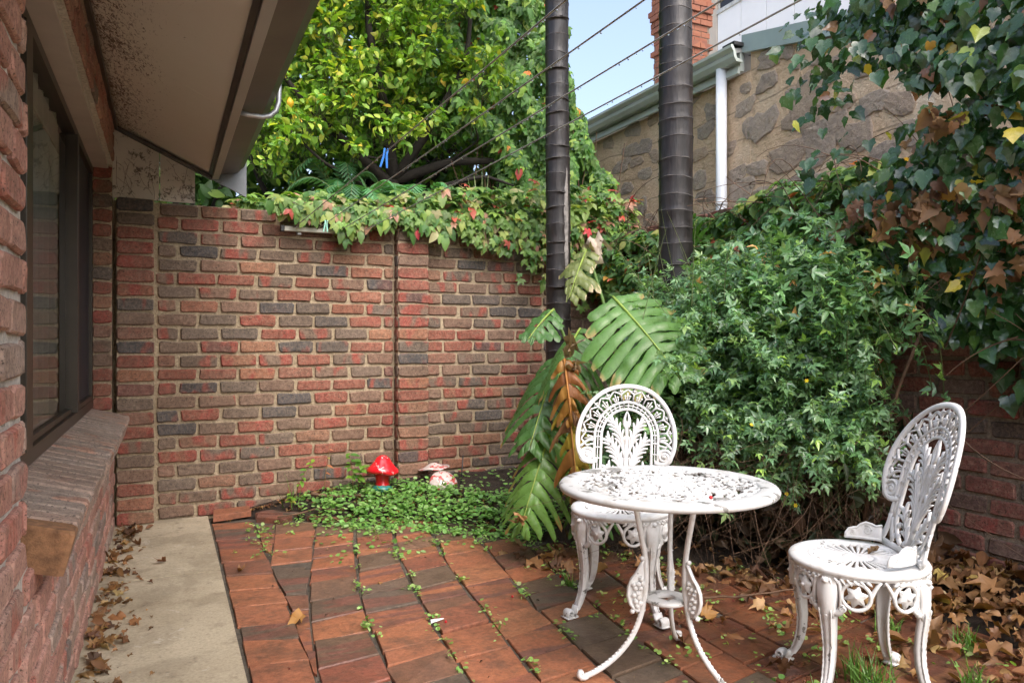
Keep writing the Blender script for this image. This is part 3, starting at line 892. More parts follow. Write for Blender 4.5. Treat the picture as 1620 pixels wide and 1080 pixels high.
o = q.build('brickwork', M['brick'], ch, smooth=False); o['kind'] = 'stuff'
t = NT('chimney_brick'); v = t.coord()
vn = t.n('TexVoronoi', Vector=t.scalev(v, (4.2, 4.2, 11.6)), Scale=1.)
c = t.ramp(t.n('SeparateColor', Color=vn.outputs['Color']).outputs[0], [(0, (.25, .095, .06)), (.5, (.31, .13, .08)), (1, (.21, .09, .065))])
o.data.materials[0] = t.done(t.bsdf(t.mix(t.maprange(t.noise(v, 30, 4), .5, .7, 0, .4), c, (.2, .12, .08)), .9, None, .2))

# white clad upper storey behind
WB = 9.0
wbld = empty('white_building', (WB, 8, 0), 0, 'white clad upper storey of a building with a strip of windows', 'building')
def wp(x, y, z): return (x - WB, y - 8, z)
y = 10.72
q = Geo(); q.box(wp(WB + .05, -2, -.1), wp(WB + 5, 10.72, 7.04)); q.build('wall', M['cladding'], wbld, smooth=False)
q = Geo(); q.box(wp(WB + .05, -2, 7.0), wp(WB + 5, 7.9, 9.6)); q.build('wall', M['cladding'], wbld, smooth=False)
q = Geo(); q.box(wp(WB + .06, 7.9, 8.5), wp(WB + 5, 10.72, 9.6)); q.build('wall', M['cladding'], wbld, smooth=False)
q = Geo(); q.box(wp(WB - .01, 10.5, -.1), wp(WB + .06, 10.76, 9.6)); q.build('corner_trim', M['beige'], wbld, smooth=False)
yy = 10.49
while yy > 2:
    q = Geo(); q.box(wp(WB, yy - .595, 2.2), wp(WB + .049, yy - .005, 6.99 if yy > 7.9 else 9.5)); q.build('panel', M['cladding'], wbld, smooth=False); yy -= .6
q = Geo(); q.box(wp(WB - .02, 7.9, 6.99), wp(WB + .08, 10.49, 7.06)); q.build('window_sill', M['alu'], wbld, smooth=False)
for k in range(5):
    y0 = 10.44 - k * .5
    q = Geo(); q.box(wp(WB + .02, y0 - .47, 7.07), wp(WB + .03, y0, 8.45)); q.build('pane', M['screen'], wbld, smooth=False)
    q = Geo(); q.box(wp(WB, y0 + .001, 7.065), wp(WB + .05, y0 + .028, 8.48)); q.build('mullion', M['alu'], wbld, smooth=False)

# ------------------------------------------------------------------ cast white chairs and table
def ribbon(g, pts, w, t, fmap, closed=False, k=6, dome=1.0):
    """sweep a flattened bead along a 2-D path; fmap(u, v, n) puts it on a curved sheet"""
    P = np.asarray(pts, float); n = len(P)
    w = np.broadcast_to(np.asarray(w, float), (n,))
    T = (np.roll(P, -1, 0) - np.roll(P, 1, 0)) if closed else np.gradient(P, axis=0)
    T = norm(T)
    Nn = np.stack([-T[:, 1], T[:, 0]], 1)
    V = []
    ph = [2 * math.pi * i / k for i in range(k)]
    for i in range(n):
        for a in ph:
            q = P[i] + Nn[i] * math.cos(a) * w[i] / 2
            V.append(fmap(q[0], q[1], math.sin(a) * t / 2 * dome))
    F = []
    m = n if closed else n - 1
    for i in range(m):
        j = (i + 1) % n
        for a in range(k):
            b = (a + 1) % k
            F.append((i * k + a, j * k + a, j * k + b, i * k + b))
    if not closed:
        F.append(tuple(range(k))); F.append(tuple((n - 1) * k + a for a in range(k))[::-1])
    g.add(V, F)
def blob(g, u, v, r, t, fmap, n=8, rv=None):
    rv = rv or r
    V = [fmap(u, v, t / 2), fmap(u, v, -t / 2)]
    for k in range(n):
        a = 2 * math.pi * k / n
        V.append(fmap(u + r * math.cos(a), v + rv * math.sin(a), 0))
    for k in range(n):
        a = 2 * math.pi * k / n
        V.append(fmap(u + .7 * r * math.cos(a), v + .7 * rv * math.sin(a), t * .4))
    F = []
    for k in range(n):
        l = (k + 1) % n
        F += [(2 + k, 2 + l, 2 + n + l, 2 + n + k), (2 + n + k, 2 + n + l, 0), (2 + l, 2 + k, 1)]
    g.add(V, F)
def bz(p0, p1, p2, n=9):
    t = np.linspace(0, 1, n)[:, None]
    return (1 - t) ** 2 * np.array(p0) + 2 * t * (1 - t) * np.array(p1) + t ** 2 * np.array(p2)
def spiral(cx, cy, r0, r1, a0, turns, n=28):
    t = np.linspace(0, 1, n)
    r = r0 + (r1 - r0) * t; a = a0 + turns * 2 * math.pi * t
    return np.stack([cx + r * np.cos(a), cy + r * np.sin(a)], 1)

TILT = R(15)
def back_map(u, v, w):
    """sheet of the chair back in chair space: chair faces -Y, back stands at +Y and leans away, hollowed a little"""
    bend = -.9 * u * u
    y = .155 + v * math.tan(TILT) + bend
    return (u, y - w, .435 + v * .965 - w * math.sin(TILT))
def chair_back():
    parts = {}
    g = Geo()
    # outer rim: scroll, up and round, scroll
    half = [(.128, .155), (.150, .145), (.178, .152), (.200, .178), (.212, .215), (.2165, .260), (.211, .310), (.196, .360), (.172, .405), (.139, .444), (.098, .473), (.050, .489), (0, .494)]
    rim = half + [(-x, y) for x, y in half[-2::-1]]
    rim = np.array(rim)
    t = np.linspace(0, 1, len(rim)); tt = np.linspace(0, 1, 72)
    rim_s = np.stack([np.interp(tt, t, rim[:, 0]), np.interp(tt, t, rim[:, 1])], 1)
    for _ in range(3): rim_s[1:-1] = (rim_s[:-2] + 2 * rim_s[1:-1] + rim_s[2:]) / 4
    ribbon(g, rim_s, .021, .020, back_map, k=8)
    parts['rim'] = g
    g = Geo()
    # double arch with slots
    def arch(hw, top, bot, n=40):
        r = hw; L = top - r * 1.12
        a = np.linspace(0, math.pi, n)
        body = np.stack([hw * np.cos(a), L + r * 1.12 * np.sin(a)], 1)
        k = 8
        down = np.linspace(bot, L, k)[:-1]
        return np.vstack([np.stack([np.full(k - 1, hw), down], 1), body, np.stack([np.full(k - 1, -hw), down[::-1]], 1)])
    o_, m_, i_ = arch(.141, .418, .09), arch(.127, .402, .09), arch(.112, .386, .09)
    ribbon(g, o_, .013, .014, back_map); ribbon(g, m_, .005, .010, back_map, k=4); ribbon(g, i_, .013, .014, back_map)
    for q in range(2, len(o_) - 2, 2):
        ribbon(g, np.array([i_[q], (i_[q] + o_[q]) / 2, o_[q]]), .0075, .010, back_map, k=4)
    # legs of the arch flow down to the seat
    for s in (1, -1):
        ribbon(g, bz((s * .141, .10), (s * .135, .055), (s * .158, .0), 8), [.018, .018, .02, .022, .024, .026, .028, .03], .014, back_map)
        ribbon(g, bz((s * .112, .10), (s * .10, .04), (s * .055, .012), 8), .014, .013, back_map)
        ribbon(g, bz((s * .127, .09), (s * .12, .04), (s * .10, .01), 8), .016, .009, back_map)
    ribbon(g, np.array([(-.16, .004), (-.08, -.002), (0, -.004), (.08, -.002), (.16, .004)]), .022, .016, back_map)
    parts['arch_band'] = g
    g = Geo()
    # pointed arches between band and rim
    NA = 11
    def at_in(th):
        return np.array([.146 * math.cos(th), .262 + .160 * math.sin(th)])
    def at_out(th):
        return np.array([.207 * math.cos(th), .262 + .222 * math.sin(th)])
    ths = np.linspace(R(-12), R(192), NA + 1)
    for k in range(NA):
        a, b = ths[k], ths[k + 1]; m = (a + b) / 2
        pk = at_in(m) * .12 + at_out(m) * .88
        for th in (a, b):
            lo, hi = at_in(th), at_in(th) * .45 + at_out(th) * .55
            c_ = (hi + pk) / 2 + (hi - at_in(m)) * .05
            ribbon(g, np.vstack([bz(lo, hi, hi, 4), bz(hi, c_, pk, 5)[1:]]), .0085, .011, back_map, k=5)
        # trefoil inside
        base = at_in(m); mid = at_in(m) * .62 + at_out(m) * .38
        ribbon(g, np.array([base, (base + mid) / 2, at_in(m) * .35 + at_out(m) * .65]), .006, .009, back_map, k=4)
        tn = norm(at_in(m + .1) - at_in(m - .1))
        for s in (-1, 1):
            q = mid + tn * s * .0105
            ribbon(g, np.array([base + tn * s * .004, q * .6 + base * .4 + tn * s * .003, q]), .0055, .008, back_map, k=4)
            blob(g, q[0], q[1], .006, .010, back_map, 6)
        # small cross in the spandrel
        th = b
        if k < NA - 1:
            c0 = at_in(th) * .20 + at_out(th) * .80
            rd = norm(at_out(th) - at_in(th)); tg = np.array([-rd[1], rd[0]])
            ribbon(g, np.array([c0 - rd * .012, c0, c0 + rd * .014]), .006, .008, back_map, k=4)
            ribbon(g, np.array([c0 - tg * .011, c0, c0 + tg * .011]), .006, .008, back_map, k=4)
            blob(g, c0[0], c0[1], .006, .011, back_map, 6)
    parts['tracery'] = g
    g = Geo()
    # scrolls at the shoulders
    for s in (1, -1):
        sp_ = spiral(.170, .182, .036, .004, R(250), 2.1, 40)
        sp_[:, 0] *= s
        ribbon(g, sp_, np.linspace(.014, .009, 40), .015, back_map)
        blob(g, s * .170, .182, .012, .016, back_map, 8)
        blob(g, s * .170, .182, .034, .006, back_map, 14)
        ribbon(g, bz((s * .147, .245), (s * .175, .252), (s * .200, .215), 8), .012, .012, back_map)
        parts['scroll', s] = g; g = Geo()
    # acanthus spray
    ribbon(g, np.array([(0, 0), (0, .1), (0, .2), (0, .28), (0, .33)]), [.030, .024, .022, .018, .012], .016, back_map)
    for s in (1, -1):
        ribbon(g, bz((s * .004, .30), (s * .020, .33), (0, .378), 7), [.012, .016, .017, .016, .012, .008, .003], .012, back_map)
        for (root, tip, ctl, n, spread, ln) in (((s * .010, .17), (s * .078, .345), (s * .018, .29), 5, .030, 1.), ((s * .010, .07), (s * .093, .262), (s * .028, .20), 6, .034, 1.), ((s * .012, .02), (s * .085, .135), (s * .05, .07), 4, .03, 1.)):
            root, tip, ctl = map(np.array, (root, tip, ctl))
            ribbon(g, bz(root, ctl, tip, 10), np.linspace(.012, .006, 10), .015, back_map)
            sp_ = bz(root, ctl, tip, 30)
            for j in range(n):
                f = .35 + .62 * j / (n - 1)
                i0 = int(f * 29); p = sp_[max(0, i0 - 9)]; q = sp_[i0]
                d = norm(sp_[min(29, i0 + 1)] - sp_[i0 - 1]); nn_ = np.array([-d[1], d[0]])
                for sd in (1, -1):
                    out = spread * (1.15 - .75 * abs(f - .6)) * (1.0 if sd * s < 0 else .75)
                    e = q + nn_ * sd * out + d * .016
                    ribbon(g, bz(p, q - d * .004, e, 7), [.006, .009, .011, .013, .0135, .0115, .005], .012, back_map)
    # small flower work at the foot
    for u, v in ((-.075, .035), (.075, .035), (-.045, .06), (.045, .06), (-.035, .02), (.035, .02), (-.10, .03), (.10, .03), (-.085, .07), (.085, .07)):
        blob(g, u, v, .011, .014, back_map, 7)
    parts['leaf_spray'] = g
    g = Geo()
    # low side wings lying along the seat rim
    for s in (1, -1):
        a0 = math.atan2(.155, .158)
        def wmap(u, v, w, s=s):
            # u: arc length forward along the rim, v: up
            th = R(90) - s * (R(45) + u / .178)
            rr_ = .178 + w
            return (rr_ * math.cos(th), rr_ * math.sin(th), .438 + v)
        prof = [(0, .052), (.018, .046), (.034, .052), (.050, .055), (.066, .048), (.078, .036), (.090, .034), (.104, .030), (.114, .016), (.116, 0)]
        V = []; n = len(prof)
        for w in (-.004, .004):
            for u, v in prof: V.append(wmap(u, v, w))
            for u, v in prof: V.append(wmap(u, 0, w))
        F = []
        for q in range(n - 1):
            F += [(q, q + 1, n + q + 1, n + q), (2 * n + q + 1, 2 * n + q, 3 * n + q, 3 * n + q + 1), (q + 1, q, 2 * n + q, 2 * n + q + 1)]
        F += [(0, n, 3 * n, 2 * n)]
        g.add(V, F)
        ribbon(g, np.array(prof), .009, .012, wmap, k=6)
        ribbon(g, spiral(.046, .030, .017, .003, R(60), 1.6, 22), .006, .014, wmap, k=5)
        ribbon(g, spiral(.094, .017, .010, .002, R(60), 1.4, 16), .005, .013, wmap, k=5)
        ribbon(g, np.array([(0, .004), (.06, .003), (.118, .003)]), .012, .014, wmap, k=6)
        parts['wing', s] = g; g = Geo()
    return parts
def chair_seat():
    g = Geo()
    z = .42
    g.lathe([(.150, z - .010), (.152, z + .001), (.160, z + .004), (.192, z + .004), (.206, z + .001), (.211, z - .007), (.207, z - .017), (.196, z - .020), (.160, z - .012), (.150, z - .010)], 56)
    h = Geo()
    zc = z - .002
    h.lathe([(.0, zc + .002), (.04, zc + .002), (.052, zc - .001), (.052, zc - .006), (0, zc - .006)], 28)
    for r_ in (.146,):
        a = np.linspace(0, 2 * math.pi, 60, endpoint=False)
        h.tube(np.stack([r_ * np.cos(a), r_ * np.sin(a), np.full(60, zc - .002)], 1), .0065, 6, closed=True)
    NS = 34
    for k in range(NS):
        a = 2 * math.pi * k / NS
        r = np.linspace(.048, .148, 7)
        wdt = np.array([.0036, .0042, .0052, .0062, .0070, .0074, .0060])
        P = np.stack([r * math.cos(a), r * math.sin(a), np.full(7, zc - .001)], 1)
        h.tube(P, wdt, 6, flat=.7)
        # small arch between neighbouring spokes
        am = a + math.pi / NS
        P = np.array([(.134 * math.cos(a), .134 * math.sin(a), zc), (.126 * math.cos(am), .126 * math.sin(am), zc), (.134 * math.cos(a + 2 * math.pi / NS), .134 * math.sin(a + 2 * math.pi / NS), zc)])
        if k % 2 == 0: h.tube(P, .0035, 5)
    return g, h
def star(g, u, v, r, t, fmap, n=6):
    V = [fmap(u, v, t)]
    for k in range(2 * n):
        a = math.pi * k / n + .26
        q = r if k % 2 == 0 else r * .56
        V.append(fmap(u + q * math.cos(a), v + q * math.sin(a), t * .35))
    for k in range(2 * n):
        a = math.pi * k / n + .26
        q = r if k % 2 == 0 else r * .56
        V.append(fmap(u + q * math.cos(a), v + q * math.sin(a), -t * .3))
    m = 2 * n
    F = []
    for k in range(m):
        l = (k + 1) % m
        F += [(0, 1 + k, 1 + l), (1 + k, 1 + m + k, 1 + m + l, 1 + l)]
    g.add(V, F)
def chair_leg(ang):
    """cast leg at polar angle ang with its pierced bracket wrapped under the seat rim"""
    leg, stars, foot = Geo(), [], Geo()
    ca, sa = math.cos(ang), math.sin(ang)
    # profile in the radial plane (r, z), half width
    prof = [(.196, .402, .040), (.204, .375, .040), (.209, .345, .036), (.208, .310, .032), (.202, .270, .0275), (.195, .225, .0235), (.191, .180, .0205), (.193, .135, .0185), (.202, .090, .0165), (.217, .055, .0150), (.233, .030, .0140)]
    V = []
    for r, z, hw in prof:
        for (dt, dr) in ((-1, -.012), (-.72, .004), (-.30, .0085), (0, .013), (.30, .0085), (.72, .004), (1, -.012), (.7, -.010), (0, .0), (-.7, -.010)):
            rr_ = r + dr
            x, y = rr_ * ca - dt * hw * sa, rr_ * sa + dt * hw * ca
            V.append((x, y, z))
    n, k = len(prof), 10
    F = [(i * k + a, i * k + (a + 1) % k, (i + 1) * k + (a + 1) % k, (i + 1) * k + a) for i in range(n - 1) for a in range(k)] + [tuple(range(k)), tuple((n - 1) * k + a for a in range(k))[::-1]]
    leg.add(V, F)
    # beaded ribs down the leg
    for s in (-1, 1):
        pz = np.linspace(.30, .05, 30)
        pr = np.interp(pz, [p[1] for p in prof[::-1]], [p[0] for p in prof[::-1]]); ph_ = np.interp(pz, [p[1] for p in prof[::-1]], [p[2] for p in prof[::-1]])
        P = np.stack([(pr + .009) * ca - s * ph_ * .62 * sa, (pr + .009) * sa + s * ph_ * .62 * ca, pz], 1)
        leg.tube(P, .0022 + .0016 * (np.arange(30) % 2), 5)
    def amap(u, v, w):
        th = ang + u / .200; rr_ = .200 + w
        return (rr_ * math.cos(th), rr_ * math.sin(th), v)
    # drape of leaf work on the knee
    for s in (-1, 1):
        leg_c = bz((s * .008, .395), (s * .030, .36), (s * .020, .275), 9)
        ribbon(leg, leg_c, [.010, .012, .013, .012, .011, .010, .009, .008, .006], .026, amap)
        # big C-scroll from the knee round the rosette
        cs = np.vstack([bz((s * .020, .288), (s * .040, .292), (s * .052, .318), 7), ])
        ribbon(leg, cs, [.012, .018, .022, .022, .018, .014, .010], .018, amap)
        ring = spiral(s * .083, .350, .0405, .0405, 0, 1.0, 29)[:-1]
        ribbon(leg, ring, .0125, .015, amap, closed=True, k=7)
        ribbon(leg, bz((s * .034, .392), (s * .044, .36), (s * .040, .315), 8), [.016, .016, .015, .014, .013, .012, .011, .010], .018, amap)
        ribbon(leg, spiral(s * .048, .309, .012, .003, R(80), s * 1.3, 16), .007, .020, amap, k=5)
        # upper acanthus fringe
        for j in range(6):
            u0 = .022 + j * .018
            ribbon(leg, bz((s * u0, .398), (s * (u0 + .006), .392), (s * (u0 + .014), .381 + .006 * (j > 2)), 5), [.010, .011, .010, .008, .004], .020, amap, k=5)
        # outer rail of the bracket running up to the seat
        ribbon(leg, bz((s * .122, .345), (s * .132, .375), (s * .152, .399), 7), [.014, .014, .014, .013, .012, .011, .010], .013, amap)
        ribbon(leg, np.array([(s * .0, .400), (s * .05, .401), (s * .10, .401), (s * .150, .401)]), .010, .013, amap)
        star_g = Geo(); stars.append(star_g)
        star(star_g, s * .083, .350, .037, .011, amap)
        blob(star_g, s * .083, .350, .008, .030, amap, 8)
        for j in range(6):
            a = j * math.pi / 3 + .26
            ribbon(star_g, np.array([(s * .083 + .008 * math.cos(a), .350 + .008 * math.sin(a)), (s * .083 + .019 * math.cos(a), .350 + .019 * math.sin(a)), (s * .083 + .030 * math.cos(a), .350 + .030 * math.sin(a))]), [.005, .006, .003], .017, amap, k=4)
    blob(leg, 0, .388, .011, .050, amap, 8)
    blob(leg, 0, .282, .009, .036, amap, 8)
    # scroll foot
    def fmap(u, v, w):
        return ((.233 + u) * ca - w * sa, (.233 + u) * sa + w * ca, v)
    foot_path = np.vstack([np.array([(-.004, .046), (.004, .026), (.014, .012)]), spiral(.030, .022, .020, .003, R(205), 1.45, 26)])
    ribbon(foot, foot_path, np.concatenate([[.016, .017, .017], np.linspace(.016, .008, 26)]), .046, fmap, k=8)
    ribbon(foot, np.array([(-.002, .008), (.016, .006), (.046, .005), (.056, .009)]), [.012, .011, .009, .006], .050, fmap, k=8)
    return leg, stars, foot
def make_chair(label, loc, rz, group=None):
    root = empty('cast_chair', loc, rz, label, 'chair')
    if group: root['group'] = group
    back = None
    for nm, gg in chair_parts['back'].items():
        if back is None:
            back = gg.build('backrest', M['white'], root)
        else:
            gg.build(nm if isinstance(nm, str) else nm[0], M['white'], back)
    s_rim, s_rays = chair_parts['seat']
    so = s_rim.build('seat', M['white'], root)
    s_rays.build('seat_grille', M['white'], so)
    for a, (l, st, ft) in chair_parts['legs']:
        lo = l.build('leg', M['white'], root)
        for s_ in st: s_.build('star_rosette', M['white'], lo)
        ft.build('scroll_foot', M['white'], lo)
    return root
chair_parts = {'back': chair_back(), 'seat': chair_seat(), 'legs': [(a, chair_leg(R(a))) for a in (45, 135, 225, 315)]}
# chair local front is -Y; a chair facing angle F (from +X) needs rz = F + 90 deg
make_chair('white cast metal chair behind the round table, in front of the split-leaf plant', (1.735, 2.625, .0), R(230 + 90), 'white cast metal chairs')
make_chair('white cast metal chair at right, turned to the table, a dry leaf on its seat', (2.03, 1.695, .0), R(150 + 90), 'white cast metal chairs')

# table
TX, TY, TH = 1.525, 2.03, .642
table = empty('cast_table', (TX, TY, 0), 0, 'round white cast metal table with chipped paint and curved legs', 'table')
g = Geo()
RT = .362
g.lathe([(.295, TH - .010), (.297, TH - .001), (.305, TH + .001), (.345, TH + .0005), (.356, TH - .003), (RT, TH - .011), (RT - .003, TH - .021), (RT - .012, TH - .025), (.330, TH - .020), (.295, TH - .010)], 96)
top = g.build('table_top', M['white_worn'], table)
# pierced leaf-and-flower grille: polar grid with the holes left out
nr, na = 74, 336
rr_ = np.linspace(.018, .300, nr + 1); aa = np.linspace(0, 2 * math.pi, na, endpoint=False)
rc = (rr_[:-1] + rr_[1:]) / 2; ac = aa + math.pi / na
RC, AC = np.meshgrid(rc, ac, indexing='ij')
def lattice(r, a):
    # leafy net: eight-fold petals in two tiers, small leaf slots
    x, y = r * np.cos(a), r * np.sin(a)
    f1 = np.sin(150 * r + 2.2 * np.sin(8 * a)) * np.cos(24 * a + 18 * r)
    f2 = np.sin(16 * a + 60 * r) * np.sin(95 * r - 1.4 * np.cos(16 * a))
    f3 = np.sin(x * 118 + 1.6 * np.sin(y * 61)) * np.sin(y * 118 + 1.6 * np.sin(x * 61))
    return .55 * f1 + .5 * f2 + .55 * f3
hole = (lattice(RC, AC) > .18) & (RC > .052) & (RC < .292) & ~((RC > .158) & (RC < .170))
g = Geo()
relief = .0034 * np.sin(40 * rr_[:, None] * 6) * np.cos(16 * aa[None, :]) + .0012 * np.sin(rr_[:, None] * 420) * np.sin(aa[None, :] * 48)
VT = np.stack([rr_[:, None] * np.cos(aa), rr_[:, None] * np.sin(aa), np.full((nr + 1, na), TH - .002) + relief], -1).reshape(-1, 3)
F = [(i * na + j, (i + 1) * na + j, (i + 1) * na + (j + 1) % na, i * na + (j + 1) % na) for i in range(nr) for j in range(na) if not hole[i, j]]
g.add(VT, F)
gr = g.build('grille', M['white_worn'], top)
so = gr.modifiers.new('thick', 'SOLIDIFY'); so.thickness = .007; so.offset = -1
g = Geo(); g.lathe([(.016, TH - .008), (.016, TH + .001), (.021, TH + .003), (.05, TH + .002), (.056, TH - .002), (.056, TH - .008)], 32); g.build('hub_ring', M['white'], top)
# legs
for ai, a in enumerate((165, 45, 285)):
    ang = R(a); ca, sa = math.cos(ang), math.sin(ang)
    pr = [(.118, TH - .012), (.112, .58), (.100, .52), (.086, .455), (.076, .40), (.072, .345), (.074, .30), (.079, .255), (.088, .21), (.104, .165), (.130, .120), (.166, .080), (.208, .048), (.252, .024), (.285, .013)]
    P = np.array(pr); tt = np.linspace(0, 1, len(P)); t2 = np.linspace(0, 1, 50)
    P = np.stack([np.interp(t2, tt, P[:, 0]), np.interp(t2, tt, P[:, 1])], 1)
    for _ in range(4): P[1:-1] = (P[:-2] + 2 * P[1:-1] + P[2:]) / 4
    g = Geo()
    def tmap(u, v, w, ca=ca, sa=sa):
        return (u * ca - w * sa, u * sa + w * ca, v)
    ribbon(g, P, .020, .017, tmap, k=8)
    # rope ridge on the lower sweep
    for q in range(27, 49):
        blob(g, P[q, 0] + .0045, P[q, 1] + .0055, .0055, .013, tmap, 6)
    lg = g.build('leg', M['white'] if ai else M['white'], table)
    h = Geo()
    # grape bracket bulging outwards
    br = np.array([(.084, .385), (.094, .365), (.105, .345), (.122, .325), (.134, .300), (.137, .272), (.130, .245), (.116, .226), (.104, .216)])
    ribbon(h, br, [.010, .011, .012, .012, .012, .012, .012, .012, .010], .017, tmap, k=6)
    for (u, v) in ((.092, .325), (.102, .308), (.113, .295), (.095, .295), (.105, .278), (.117, .272), (.100, .262), (.112, .252), (.097, .245), (.106, .236), (.120, .308), (.088, .31)):
        blob(h, u, v, .011, .030, tmap, 8)
    V = [tmap(u, v, w) for w in (-.003, .003) for (u, v) in br] + [tmap(.076, v, w) for w in (-.003, .003) for v in br[:, 1]]
    n = len(br)
    h.add(V, [(i, i + 1, 2 * n + i + 1, 2 * n + i) for i in range(n - 1)] + [(n + i + 1, n + i, 3 * n + i, 3 * n + i + 1) for i in range(n - 1)])
    blob(h, .088, .392, .009, .022, tmap, 10); blob(h, .122, .218, .009, .022, tmap, 10)
    h.build('grape_bracket', M['white'], lg)
    f = Geo(); ribbon(f, np.array([(.276, .016), (.286, .012), (.297, .012), (.304, .020), (.300, .030), (.291, .030)]), [.018, .022, .024, .020, .015, .008], .028, tmap, k=8)
    f.build('foot', M['white'], lg)
# small holder shelf between the legs
g = Geo()
g.lathe([(.027, .246), (.027, .257), (.030, .259), (.068, .259), (.074, .255), (.074, .247), (.068, .244), (.030, .244), (.027, .246)], 36)
g.build('holder_ring', M['white_worn'], table)

# ------------------------------------------------------------------ foliage tools
def leaf_tpl(kind, fold=.18, droop=.15):
    """verts (n,3), faces; base at the origin, tip at y = 1, face up +z"""
    if kind == 'oval':
        mid = [(0, 0), (0, .33), (0, .68), (0, 1)]
        L = [(-.23, .22), (-.27, .52), (-.14, .82)]
        V = [(0, y, -droop * y * y) for _, y in mid] + [(x, y, fold * abs(x) - droop * y * y) for x, y in L] + [(-x, y, fold * abs(x) - droop * y * y) for x, y in L]
        F = [(0, 1, 4), (1, 5, 4), (1, 2, 5), (2, 6, 5), (2, 3, 6), (0, 7, 1), (1, 7, 8), (1, 8, 2), (2, 8, 9), (2, 9, 3)]
        return np.array(V, float), F
    if kind == 'slim':
        V = [(0, 0, 0), (-.15, .45, fold * .15), (0, .5, -droop * .25), (.15, .45, fold * .15), (0, 1, -droop)]
        return np.array(V, float), [(0, 2, 1), (1, 2, 4), (0, 3, 2), (2, 3, 4)]
    if kind == 'round':
        V = [(0, 0, 0)] + [(.5 * math.sin(a), .45 - .5 * math.cos(a), .05 * math.cos(2 * a)) for a in np.linspace(.5, 2 * math.pi - .5, 7)] + [(0, .45, -.05)]
        n = 8
        return np.array(V, float), [(8, i, i + 1) for i in range(0, 7)] + [(8, 7, 0)]
    if kind in ('ivy', 'plane'):
        if kind == 'ivy':
            half = [(0, .02), (.14, -.10), (.32, -.06), (.44, .12), (.40, .26), (.46, .44), (.30, .56), (.16, .78), (0, 1.0)]
        else:
            half = [(0, .0), (.20, -.10), (.46, .02), (.34, .16), (.62, .42), (.40, .44), (.44, .66), (.20, .62), (0, 1.05)]
        pts = half + [(-x, y) for x, y in half[-2:0:-1]]
        r = random.Random(int(fold * 1000) + int(droop * 7919))
        V = []
        for x, y in pts:
            z = fold * abs(x) - droop * y * y + (r.uniform(-.22, .22) if kind == 'plane' else r.uniform(-.03, .03))
            V.append((x, y, z))
        V.append((0, .30, -.03))
        if kind == 'plane':
            cu = r.uniform(-.9, .9); cv = r.uniform(-.5, .5)
            V = [(x * (1 - .25 * abs(cu)) + r.uniform(-.07, .07), y + r.uniform(-.06, .06), z + cu * x * x * 1.3 + cv * (y - .4) ** 2) for x, y, z in V]
        n = len(pts)
        return np.array(V, float), [(n, i, (i + 1) % n) for i in range(n)]
    if kind in ('palm3', 'palm5'):
        tv, tf = leaf_tpl('oval', fold, droop)
        V, F = [], []
        angs = (-62, 0, 62) if kind == 'palm3' else (-105, -52, 0, 52, 105)
        for a in angs:
            sc = .62 - .0016 * abs(a)
            c, s = math.cos(R(a)), math.sin(R(a))
            W = tv * sc
            k = len(V)
            for x, y, z in W:
                V.append((x * c + y * s, -x * s + y * c + .12, z - .05 * y))
            F += [tuple(i + k for i in f) for f in tf]
        return np.array(V, float), F
    if kind == 'tri':
        tv, tf = leaf_tpl('slim', fold, droop)
        V, F = [], []
        for a, sc in ((-58, .62), (0, .9), (58, .62)):
            c, s = math.cos(R(a)), math.sin(R(a))
            k = len(V)
            for x, y, z in tv * sc:
                V.append((x * 1.35 * c + y * s, -x * 1.35 * s + y * c + .05, z))
            F += [tuple(i + k for i in f) for f in tf]
        return np.array(V, float), F

